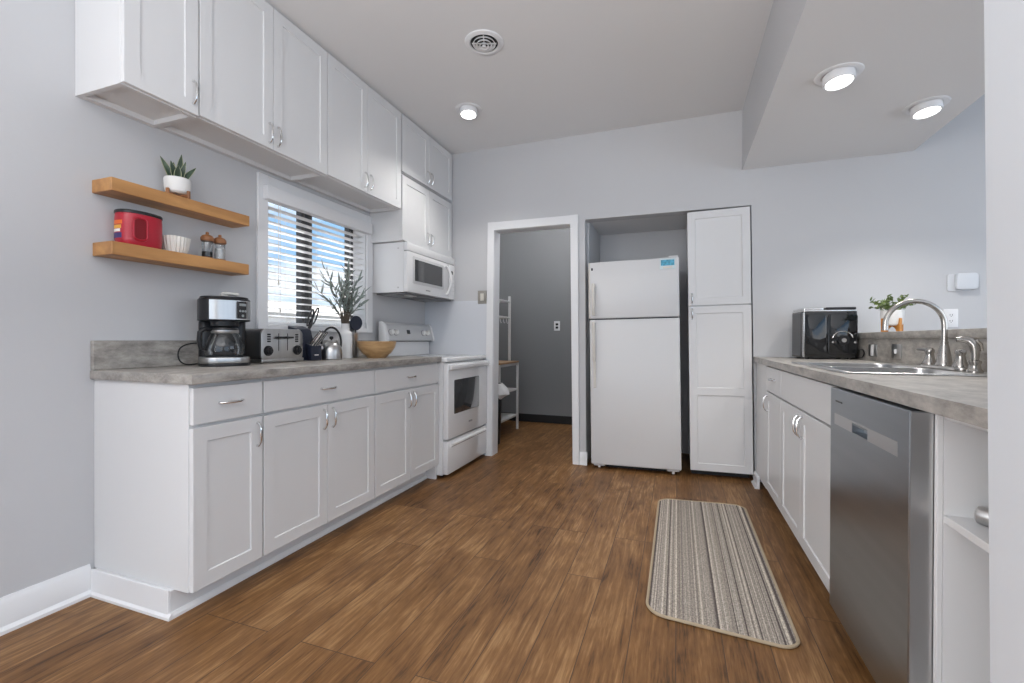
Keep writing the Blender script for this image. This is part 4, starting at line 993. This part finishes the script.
bm = BM(); lathe(bm, [(0.066, 0.0475), (0.080, 0.052), (0.085, 0.075), (0.079, 0.110), (0.064, 0.145), (0.056, 0.160)], 36, Matrix.Translation((0.022, 0, 0)), caps=False); cf_ = cmo('carafe', bm, M_glass)
bm = BM(); lathe(bm, [(0.056, 0.156), (0.058, 0.160), (0.058, 0.170), (0.055, 0.172)], 36, Matrix.Translation((0.022, 0, 0)), caps=False); cmo('carafe_band', bm, M_steel, cf_)
bm = BM(); lathe(bm, [(0.056, 0.172), (0.054, 0.182), (0.03, 0.187), (0, 0.188)], 30, Matrix.Translation((0.022, 0, 0)), caps=False); lathe(bm, [(0, 0.172), (0.056, 0.172)], 30, Matrix.Translation((0.022, 0, 0)), caps=False); cmo('carafe_lid', bm, M_black, cf_)
bm = BM(); tube(bm, [(0.022 + r_ * math.cos(R(-80)), r_ * math.sin(R(-80)), z) for r_, z in ((0.056, 0.172), (0.084, 0.176), (0.104, 0.160), (0.107, 0.120), (0.100, 0.085), (0.078, 0.076))], [0.008, 0.010, 0.010, 0.010, 0.009, 0.007], 10); cmo('carafe_handle', bm, M_black, cf_)
bm = BM(); lathe(bm, [(0.0, 0.0485), (0.068, 0.0485), (0.070, 0.062), (0, 0.062)], 30, Matrix.Translation((0.022, 0, 0)), caps=False)
bm.free()
bm = BM(); cpts = [(-2.180, 1.560, ZT + 0.012), (-2.178, 1.50, ZT + 0.006), (-2.172, 1.460, ZT + 0.020), (-2.172, 1.446, ZT + 0.050), (-2.182, 1.462, ZT + 0.085), (-2.195, 1.51, ZT + 0.104), (-2.205, 1.57, ZT + 0.108)]
def smooth_pts(p, k=5):
    p = [Vector(q) for q in p]; o = []
    for i in range(len(p) - 1):
        a, b, c, d = p[max(i - 1, 0)], p[i], p[i + 1], p[min(i + 2, len(p) - 1)]
        for j in range(k):
            s = j / k
            o.append(0.5 * ((2 * b) + (c - a) * s + (2 * a - 5 * b + 4 * c - d) * s * s + (3 * b - a - 3 * c + d) * s ** 3))
    return o + [p[-1]]
tube(bm, smooth_pts(cpts), 0.0034, 7); obj('cord', bm, M_black, cm)

# toaster
ts = thing('toaster', 'stainless steel four-slice toaster with black dials beside the coffee maker', 'toaster', (-2.135, 1.925, ZT))
x0, x1, y0, y1 = -2.226, -2.046, 1.785, 2.062
bm = BM(); prism(bm, rrect(y0, y1, ZT + 0.012, ZT + 0.182, 0.030, 6), x0, x1 - 0.012, 'x', 0.002); body = obj('body', bm, mat('dark_toaster_steel', (0.16, 0.16, 0.16), 0.35, 0.9), ts)
bm = BM(); prism(bm, rrect(y0 - 0.002, y1 + 0.002, ZT + 0.010, ZT + 0.184, 0.032, 6), x1 - 0.0118, x1, 'x', 0.004); fp = obj('front_panel', bm, M_steel, ts)
obj('base_trim', box(BM(), x0 + 0.004, x1 + 0.006, y0 - 0.004, y1 + 0.004, ZT + 0.004, ZT + 0.022, 0.004, 2), M_steel, ts)
for yy in (y0 + 0.03, y1 - 0.03):
    for xx in (x0 + 0.03, x1 - 0.03): obj('foot', cyl(BM(), (xx, yy, ZT), (xx, yy, ZT + 0.005), 0.010, seg=12), M_black, ts)
ym = (y0 + y1) / 2
for s in (-1, 1):
    bm = BM(); box(bm, x1 - 0.001, x1 + 0.0008, ym + s * 0.030 - 0.0022, ym + s * 0.030 + 0.0022, ZT + 0.065, ZT + 0.160); obj('lever_slot', bm, M_black, fp)
    bm = BM(); box(bm, x1 + 0.001, x1 + 0.022, ym + s * 0.030 - 0.026, ym + s * 0.030 + 0.026, ZT + 0.132, ZT + 0.143, 0.003, 2); obj('lever', bm, M_black, fp)
    yk = ym + s * 0.098
    bm = BM(); cyl(bm, (x1, yk, ZT + 0.066), (x1 + 0.006, yk, ZT + 0.066), 0.028, 0.027, 28); kn = obj('dial', bm, M_black, fp)
    bm = BM(); cyl(bm, (x1 + 0.0062, yk, ZT + 0.066), (x1 + 0.018, yk, ZT + 0.066), 0.020, 0.018, 24); box(bm, x1 + 0.018, x1 + 0.025, yk - 0.004, yk + 0.004, ZT + 0.048, ZT + 0.084, 0.002, M=None); obj('dial_grip', bm, M_steel if False else M_black, kn)
    bm = BM()
    for k in range(4): box(bm, x1 + 0.0002, x1 + 0.003, yk + s * (-0.004) - 0.011, yk + s * (-0.004) + 0.011, ZT + 0.112 + k * 0.0125, ZT + 0.120 + k * 0.0125, 0.001)
    obj('buttons', bm, M_black, fp)
bm = BM()
for yy in (ym - 0.10, ym - 0.045, ym + 0.020, ym + 0.075): box(bm, x0 + 0.02, x1 - 0.03, yy, yy + 0.026, ZT + 0.1815, ZT + 0.1835)
obj('bread_slots', bm, M_black, body)

# knife block
kb = thing('knife_block', 'navy knife block with black and silver handles beside the toaster', 'knife block', (-2.150, 2.165, ZT), 0.0)
def kbo(name, bm, m, p=kb): return obj(name, bm, m, p, local=True)
bm = BM(); prism(bm, [(-0.055, 0.0), (0.055, 0.0), (0.055, 0.050), (0.010, 0.190), (-0.055, 0.210)], -0.060, 0.058, 'y', 0.005); kbm = kbo('block', bm, M_navy)
bm = BM(); prism(bm, [(0.056, 0.0), (0.098, 0.0), (0.098, 0.088), (0.056, 0.102)], -0.030, 0.055, 'y', 0.004); kbf = kbo('steak_knife_block', bm, M_navy)
obj('badge', box(BM(), 0.0975, 0.0988, -0.004, 0.030, 0.030, 0.036), M_ceramic, kbf, local=True)
d_ = Vector((0.38, 0.42, 0.82)).normalized()
for i, (xx, yy, z_) in enumerate(((0.085, -0.016, 0.092), (0.085, 0.004, 0.092), (0.085, 0.024, 0.092), (0.068, -0.008, 0.098), (0.068, 0.016, 0.098))):
    p = Vector((xx, yy, z_ - 0.006)); bm = BM()
    tube(bm, [p, p + d_ * 0.055, p + d_ * 0.105], [0.0085, 0.0098, 0.0085], 8)
    kh = kbo('knife_handle', bm, M_black)
    bm = BM(); tube(bm, [p + d_ * 0.002 + Vector((0.005, -0.003, 0)), p + d_ * 0.098 + Vector((0.006, -0.004, 0))], 0.0046, 6); kbo('rivet_strip', bm, M_chrome, kh)
# kitchen shears standing in the block
bm = BM(); c0 = Vector((-0.005, 0.090, 0.248))
for s, dz in ((-1, 0.0), (1, 0.012)):
    pts = []
    for k in range(20):
        a = 2 * PI * k / 20
        e1 = Vector((0.0, 0.42, 0.90)).normalized(); e2 = Vector((-0.2, 0.93, -0.3)).normalized()
        pts.append(c0 + Vector((0, s * 0.021, dz + 0.015)) + e1 * (0.058 * math.sin(a)) + e2 * (0.016 * math.cos(a)))
    tube(bm, pts, 0.0045, 7, closed=True)
tube(bm, [c0 + Vector((-0.01, -0.045, -0.085)), c0 + Vector((0, -0.012, -0.025))], 0.009, 7)
kbo('shears_handle', bm, M_black)

# kettle
kx, ky = -2.060, 2.312
kt = thing('kettle', 'brushed steel kettle with black arched handle in front of the window', 'kettle', (kx, ky, ZT))
T = Matrix.Translation((kx, ky, ZT))
bm = BM(); lathe(bm, [(0, 0.0), (0.060, 0.0), (0.064, 0.004), (0.065, 0.030), (0.063, 0.060), (0.054, 0.088), (0.038, 0.106), (0.028, 0.112), (0, 0.114)], 40, T, caps=False); obj('body', bm, M_steel, kt)
bm = BM(); lathe(bm, [(0.029, 0.1125), (0.027, 0.117), (0.012, 0.121), (0, 0.121)], 28, T, caps=False); kl = obj('lid', bm, M_steel, kt)
bm = BM(); lathe(bm, [(0.004, 0.120), (0.004, 0.126), (0.011, 0.130), (0.013, 0.138), (0.009, 0.146), (0, 0.148)], 18, T, caps=False); obj('knob', bm, M_black, kl)
hd2 = Vector((0.45, 0.893, 0))
bm = BM(); pts = [Vector((kx, ky, ZT + 0.105)) + hd2 * (0.062 * math.cos(R(a))) + Vector((0, 0, 0.098 * math.sin(R(a)))) for a in range(-14, 195, 11)]
tube(bm, pts, 0.0065, 9); obj('handle', bm, M_black, kt)
bm = BM(); b_ = Vector((kx, ky, ZT + 0.066)) - hd2 * 0.054
tube(bm, [b_, b_ - hd2 * 0.018 + Vector((0, 0, 0.018)), b_ - hd2 * 0.030 + Vector((0, 0, 0.036))], [0.017, 0.013, 0.010], 12); obj('spout', bm, M_steel, kt)

# vase with olive branches
vx, vy = -2.125, 2.515
vs = thing('vase', 'tall white bottle vase holding olive branches on the left worktop', 'vase', (vx, vy, ZT))
T = Matrix.Translation((vx, vy, ZT))
bm = BM(); lathe(bm, [(0, 0), (0.044, 0), (0.047, 0.004), (0.047, 0.158), (0.043, 0.174), (0.029, 0.188), (0.027, 0.194), (0.027, 0.230), (0.0285, 0.234), (0.0245, 0.234), (0.0240, 0.20), (0, 0.20)], 36, T, caps=False); obj('bottle', bm, M_marble, vs)
ob = thing('olive_branches', 'grey-green olive branches standing in the white vase before the window', 'branches', (vx, vy, ZT + 0.2))
random.seed(21)
branches = [(-0.045, -0.235, 0.235, 9), (-0.02, -0.165, 0.365, 11), (0.03, -0.085, 0.300, 11), (0.02, 0.010, 0.350, 13), (0.05, 0.075, 0.330, 12), (0.10, 0.055, 0.215, 10), (0.08, -0.045, 0.215, 10), (-0.02, -0.14, 0.150, 8), (0.06, 0.105, 0.15, 8), (0.06, 0.02, 0.26, 12), (0.04, -0.02, 0.39, 15), (0.03, -0.06, 0.24, 14), (-0.01, 0.03, 0.30, 14), (0.05, -0.11, 0.26, 12), (0.0, -0.19, 0.30, 9), (0.04, 0.05, 0.20, 12)]
for dx, dy, h, nl in branches:
    b0 = Vector((vx + 0.010 * math.copysign(1, dx), vy + 0.012 * math.copysign(1, dy), ZT + 0.205)); tip = Vector((vx + dx, vy + dy, ZT + 0.242 + h * 0.93))
    ctl = Vector((vx + dx * 0.25, vy + dy * 0.30, ZT + 0.236 + h * 0.50))
    P_ = [b0.lerp(Vector((vx + dx * 0.1, vy + dy * 0.1, ZT + 0.245)), s) for s in (0, 1)]
    P_ += [(1 - s) ** 2 * P_[1] + 2 * s * (1 - s) * ctl + s * s * tip for s in [i / 8 for i in range(1, 9)]]
    bm = BM(); tube(bm, P_, [0.0030 - 0.0018 * i / (len(P_) - 1) for i in range(len(P_))], 6)
    br_ = obj('stem', bm, M_stem, ob)
    bm = BM()
    for i in range(nl):
        s = 0.42 + 0.58 * i / (nl - 1); f = s * (len(P_) - 1); k = min(int(f), len(P_) - 2); p = P_[k].lerp(P_[k + 1], f - k)
        d = (P_[k + 1] - P_[k]).normalized()
        side = Vector((random.uniform(-1, 1), random.uniform(-1, 1), random.uniform(-0.3, 0.5)))
        v = (d * 0.8 + side.normalized() * 0.75).normalized() if i < nl - 1 else d
        L = random.uniform(0.050, 0.078); wd = random.uniform(0.012, 0.017)
        q = v.to_track_quat('Z', 'Y').to_matrix().to_4x4(); q.translation = p
        t = bmesh.new(); blade(t, (0, 0, 0), random.uniform(0, 6.28), random.uniform(-0.25, 0.25), L, wd, th=0.0010, ns=5)
        bmesh.ops.transform(t, matrix=q, verts=t.verts); join(bm, t)
    obj('leaves', bm, M_olive, br_)
bm = BM()
for i in range(16):
    a = 2 * PI * i / 16; tube(bm, [(vx + 0.016 * math.cos(a), vy + 0.016 * math.sin(a), ZT + 0.201), (vx + 0.022 * math.cos(a + .3), vy + 0.022 * math.sin(a + .3), ZT + 0.245), (vx + 0.029 * math.cos(a + .5), vy + 0.029 * math.sin(a + .5), ZT + 0.300 + 0.01 * (i % 3))], [0.0035, 0.004, 0.003], 6)
obj('dried_stalks', bm, M_stem, ob)

# steel utensil holder with utensils
ux, uy = -2.165, 2.655
uh = thing('utensil_holder', 'slim brushed steel utensil holder between the vase and wooden bowl', 'utensil holder', (ux, uy, ZT))
T = Matrix.Translation((ux, uy, ZT))
bm = BM(); lathe(bm, [(0, 0), (0.028, 0), (0.030, 0.003), (0.030, 0.172), (0.0312, 0.175), (0.0285, 0.175), (0.0275, 0.171), (0.0275, 0.006), (0, 0.006)], 32, T, caps=False); obj('cup', bm, M_steel, uh)
def utensil(name, label, cat, top, head, m_head):
    base_ = Vector((ux, uy, ZT + 0.008)) + Vector((top.x - ux, top.y - uy, 0)) * -0.25
    t = thing(name, label, cat, tuple(base_), group='utensils in the steel holder')
    bm = BM(); tube(bm, [base_, base_.lerp(top, 0.5), top], [0.0045, 0.004, 0.0045], 8); obj('handle', bm, M_steel if m_head is M_steel else M_black, t)
    v = (top - base_).normalized(); fw = Vector((0.80, -0.60, 0)); fw = (fw - v * fw.dot(v)).normalized(); sd_ = v.cross(fw)
    q = Matrix((sd_, v, fw)).transposed().to_4x4(); q.translation = top
    bm = BM()
    if head == 'spoon':
        loops = []
        for sc, w_ in ((1.0, 0.0), (0.98, 0.004), (0.80, -0.006), (0.45, -0.014), (0.1, -0.017)):
            loops.append([(0.044 * sc * math.cos(2 * PI * i / 24), 0.045 + 0.052 * sc * math.sin(2 * PI * i / 24), w_) for i in range(24)])
        R_ = ringed(bm, loops); bm.faces.new(R_[-1]); bm.faces.new(R_[0])
    else:
        prism(bm, rrect(-0.030, 0.030, -0.005, 0.078, 0.016, 5), -0.002, 0.003, 'z')
    obj('head', bm, m_head, t, M=q)
utensil('serving_spoon', 'large navy serving spoon leaning in the steel holder', 'spoon', Vector((ux + 0.014, uy - 0.002, ZT + 0.198)), 'spoon', M_navy)
utensil('spatula', 'steel spatula in the steel holder, lower than the navy spoon', 'spatula', Vector((ux - 0.020, uy + 0.014, ZT + 0.165)), 'flat', M_steel)

# wooden bowl
bx, by = -1.975, 2.660
bm = BM(); lathe(bm, [(0, 0.0), (0.060, 0.0), (0.066, 0.006), (0.100, 0.036), (0.124, 0.072), (0.134, 0.112), (0.130, 0.114), (0.120, 0.076), (0.095, 0.040), (0.060, 0.016), (0, 0.014)], 48, caps=False)
o = tag(obj('wooden_bowl', bm, M_bowl), 'round light wooden bowl on the worktop near the range', 'bowl'); o.location = (bx, by, ZT)

# ------------------------------------------------------------------ things at the right counter
ZR = 0.9228
af = thing('air_fryer', 'glossy black and steel countertop air fryer in the right corner', 'air fryer', (0.921, 3.585, ZR), R(4))
def afo(name, bm, m, p=af): return obj(name, bm, m, p, local=True)
W2, D2, H = 0.157, 0.115, 0.325
bm = BM(); prism(bm, rrect(-W2, W2, -D2, D2, 0.020, 5), 0.010, H - 0.014, 'z', 0.003); bd = afo('body', bm, M_blackgl)
bm = BM(); prism(bm, rrect(-W2 - 0.001, W2 + 0.001, -D2 - 0.001, D2 + 0.001, 0.021, 5), H - 0.0138, H - 0.004, 'z', 0.002); afo('rim', bm, M_chrome)
bm = BM(); prism(bm, rrect(-W2 + 0.004, -0.025, -D2 + 0.006, D2 - 0.006, 0.018, 5), H - 0.0038, H + 0.010, 'z', 0.004); afo('lid', bm, M_chrome)
bm = BM(); prism(bm, rrect(-0.018, W2 - 0.004, -D2 + 0.006, D2 - 0.006, 0.018, 5), H - 0.0038, H + 0.014, 'z', 0.004); afo('lid', bm, M_black)
bm = BM(); prism(bm, [(p[0], p[1]) for p in rrect(-0.012, W2 - 0.006, 0.030, H - 0.030, 0.02, 5)], -D2 - 0.012, -D2 + 0.002, 'y', 0.004); fdw = afo('drawer_front', bm, M_blackgl)
bm = BM(); prism(bm, rrect(-W2 + 0.008, -0.020, 0.030, H - 0.030, 0.02, 5), -D2 - 0.010, -D2 + 0.002, 'y', 0.004); afo('drawer_front', bm, M_blackgl)
obj('trim_bar', box(BM(), -W2 + 0.003, -W2 + 0.011, -D2 - 0.013, -D2 + 0.010, 0.014, H - 0.018, 0.002), M_chrome, af, local=True)
obj('side_panel', box(BM(), -W2 - 0.0015, -W2 + 0.001, -D2 + 0.03, D2 - 0.03, 0.02, H - 0.02), mat('gunmetal_side', (0.10, 0.10, 0.105), 0.3, 0.8), af, local=True)
bm = BM(); cyl(bm, (0.068, -D2 - 0.0115, 0.125), (0.068, -D2 - 0.030, 0.125), 0.034, 0.031, 32); dl = afo('dial', bm, M_black, fdw)
bm = BM(); cyl(bm, (0.068, -D2 - 0.030, 0.125), (0.068, -D2 - 0.034, 0.125), 0.014, seg=24); afo('dial_cap', bm, M_chrome, dl) if False else obj('dial_cap', bm, M_chrome, fdw, local=True)
bm = BM(); tube(bm, [(0.068 + 0.058 * math.cos(R(a)), -D2 - 0.012, 0.125 + 0.058 * math.sin(R(a))) for a in range(15, 166, 10)], 0.0035, 8); afo('dial_arc', bm, M_chrome, fdw)
for x in (0.012, 0.135): obj('button', cyl(BM(), (x, -D2 - 0.0115, 0.112), (x, -D2 - 0.015, 0.112), 0.007, seg=14), M_chrome, fdw, local=True)
for sx in (-1, 1):
    for sy in (-1, 1): obj('foot', cyl(BM(), (sx * 0.12, sy * 0.085, 0.0), (sx * 0.12, sy * 0.085, 0.011), 0.013, seg=12), M_black, af, local=True)
bm = BM(); tube(bm, smooth_pts([(1.085, 3.56, ZR + 0.018), (1.094, 3.50, ZR + 0.012), (1.096, 3.44, ZR + 0.02), (1.097, 3.42, ZR + 0.045), (1.098, 3.45, ZR + 0.066), (1.099, 3.52, ZR + 0.06), (1.099, 3.6, ZR + 0.055)]), 0.004, 7); obj('cord', bm, M_black, af)

# potted plant on the ledge
gx, gy, gz = 1.205, 3.325, 1.0958
gp = thing('potted_plant', 'small leafy green plant in a white pot with wooden stand on the ledge', 'plant', (gx, gy, gz))
T = Matrix.Translation((gx, gy, gz))
bm = BM(); lathe(bm, [(0, 0.040), (0.040, 0.040), (0.050, 0.048), (0.055, 0.075), (0.056, 0.128), (0.053, 0.130), (0.051, 0.118), (0, 0.118)], 36, T, caps=False); obj('pot', bm, M_ceramic, gp)
bm = BM()
def arch(bm, M):
    pts = [(-0.062, 0.0)] + [(-0.036 * math.cos(R(a)) , 0.034 * math.sin(R(a))) for a in range(0, 181, 15)] + [(0.062, 0.0), (0.062, 0.082), (0.050, 0.082)] + [(0.050 * math.cos(R(a)), 0.082 - 0.030 * math.sin(R(a))) for a in range(15, 166, 15)] + [(-0.050, 0.082), (-0.062, 0.082)]
    t = bmesh.new(); prism(t, pts, -0.0065, 0.0065, 'y'); bmesh.ops.transform(t, matrix=M, verts=t.verts); join(bm, t)
for a in (20, 110): arch(bm, T @ Matrix.Rotation(R(a), 4, 'Z') @ Matrix.Translation((0, 0, 0.0003)))
obj('stand', bm, M_amber, gp)
random.seed(5)
for k in range(24):
    a = 2 * PI * k / 24 + random.uniform(-.2, .2); ln = random.uniform(0.2, 1.2); L = random.uniform(0.085, 0.135)
    b0 = Vector((gx + 0.015 * math.cos(a), gy + 0.015 * math.sin(a), gz + 0.117))
    tip = b0 + Vector((math.cos(a) * math.sin(ln) * L, math.sin(a) * math.sin(ln) * L, math.cos(ln) * L * 0.85))
    mid_p = b0.lerp(tip, 0.5) + Vector((0, 0, 0.014))
    bm = BM(); tube(bm, [b0, mid_p, tip], [0.0016, 0.0013, 0.0009], 5); st = obj('stem', bm, M_green, gp)
    bm = BM()
    for i in range(9):
        s = 0.3 + 0.7 * i / 8; p = b0.lerp(mid_p, s * 2) if s < 0.5 else mid_p.lerp(tip, s * 2 - 1)
        v = Vector((random.uniform(-1, 1), random.uniform(-1, 1), random.uniform(-0.2, 0.9))).normalized()
        q = v.to_track_quat('Z', 'Y').to_matrix().to_4x4(); q.translation = p
        t = bmesh.new(); blade(t, (0, 0, 0), random.uniform(0, 6), 0.3, random.uniform(0.018, 0.028), 0.012, th=0.0008, ns=4)
        bmesh.ops.transform(t, matrix=q, verts=t.verts); join(bm, t)
    obj('leaves', bm, M_green, st)

# ------------------------------------------------------------------ closet: metal rack and bin
rk = thing('bakers_rack', 'white metal rack with a wooden worktop standing in the closet', 'rack', (-1.96, 4.72, 0))
M_rk = mat('white_rack_metal', (0.66, 0.66, 0.665), 0.4)
ra, rb, ry0, ry1 = -2.20, -1.752, 4.42, 5.00
for x, y, h in ((rb, ry0, 0.775), (rb, ry1, 0.775)): obj('post', box(BM(), x - 0.012, x + 0.012, y - 0.012, y + 0.012, 0.0, h, 0.002), M_rk, rk)
for x, y in ((ra, ry0), (ra, ry1)): obj('post', box(BM(), x - 0.012, x + 0.012, y - 0.012, y + 0.012, 0.0, 1.53, 0.002), M_rk, rk)
for y in (ry0, ry1): obj('post', box(BM(), -1.866, -1.840, y - 0.012, y + 0.012, 0.795, 1.55, 0.002), M_rk, rk)
obj('worktop_board', box(BM(), ra - 0.012, rb + 0.014, ry0 - 0.012, ry1 + 0.012, 0.776, 0.795, 0.002), M_rackwood, rk)
for z in (0.455, 0.155): obj('shelf', box(BM(), ra, rb, ry0, ry1, z, z + 0.022, 0.002), M_rk, rk)
for z in (1.29, 1.475): obj('shelf', box(BM(), ra, -1.851, ry0, ry1, z, z + 0.018, 0.002), M_rk, rk)
obj('apron', box(BM(), rb - 0.006, rb + 0.006, ry0 + 0.01, ry1 - 0.01, 0.748, 0.775), M_rk, rk)
for y in (4.60, 4.70, 4.80, 4.90):
    bm = BM(); tube(bm, [(-1.855, y, 1.29), (-1.850, y, 1.245), (-1.842, y, 1.228), (-1.832, y, 1.238)], 0.003, 6); obj('hook', bm, M_rk, rk)
bn = thing('waste_bin', 'dark waste bin with a white bag folded over its rim in the closet', 'bin', (-1.768, 4.20, 0))
T = Matrix.Translation((-1.768, 4.20, 0.0))
bm = BM(); lathe(bm, [(0, 0), (0.105, 0), (0.110, 0.005), (0.128, 0.60), (0.124, 0.60), (0.106, 0.01), (0, 0.01)], 32, T, caps=False); obj('bin_body', bm, M_black, bn)
bm = BM(); random.seed(3); loops = []
for rr_, z in ((0.122, 0.56), (0.127, 0.607), (0.134, 0.606), (0.140, 0.55), (0.146, 0.50), (0.142, 0.465)):
    loops.append([(-1.768 + rr_ * (1 + 0.05 * math.sin(5 * 2 * PI * i / 40) * (z < 0.58) + (0.42 * max(0, math.cos(2 * PI * i / 40)) ** 3 if 0.47 < z < 0.58 else 0)) * math.cos(2 * PI * i / 40), 4.20 + rr_ * math.sin(2 * PI * i / 40), z + (0.014 * math.sin(7 * 2 * PI * i / 40) if z < 0.5 else 0)) for i in range(40)])
ringed(bm, loops); obj('bag', bm, M_bag, bn)

# soft fill added inside the closet, hidden above the doorway
cl = bpy.data.lights.new('closet_fill', 'POINT'); cl.energy = 27; cl.shadow_soft_size = 0.15
clo = bpy.data.objects.new('closet_fill', cl); C.objects.link(clo); clo.location = (-1.25, 4.50, 2.58)
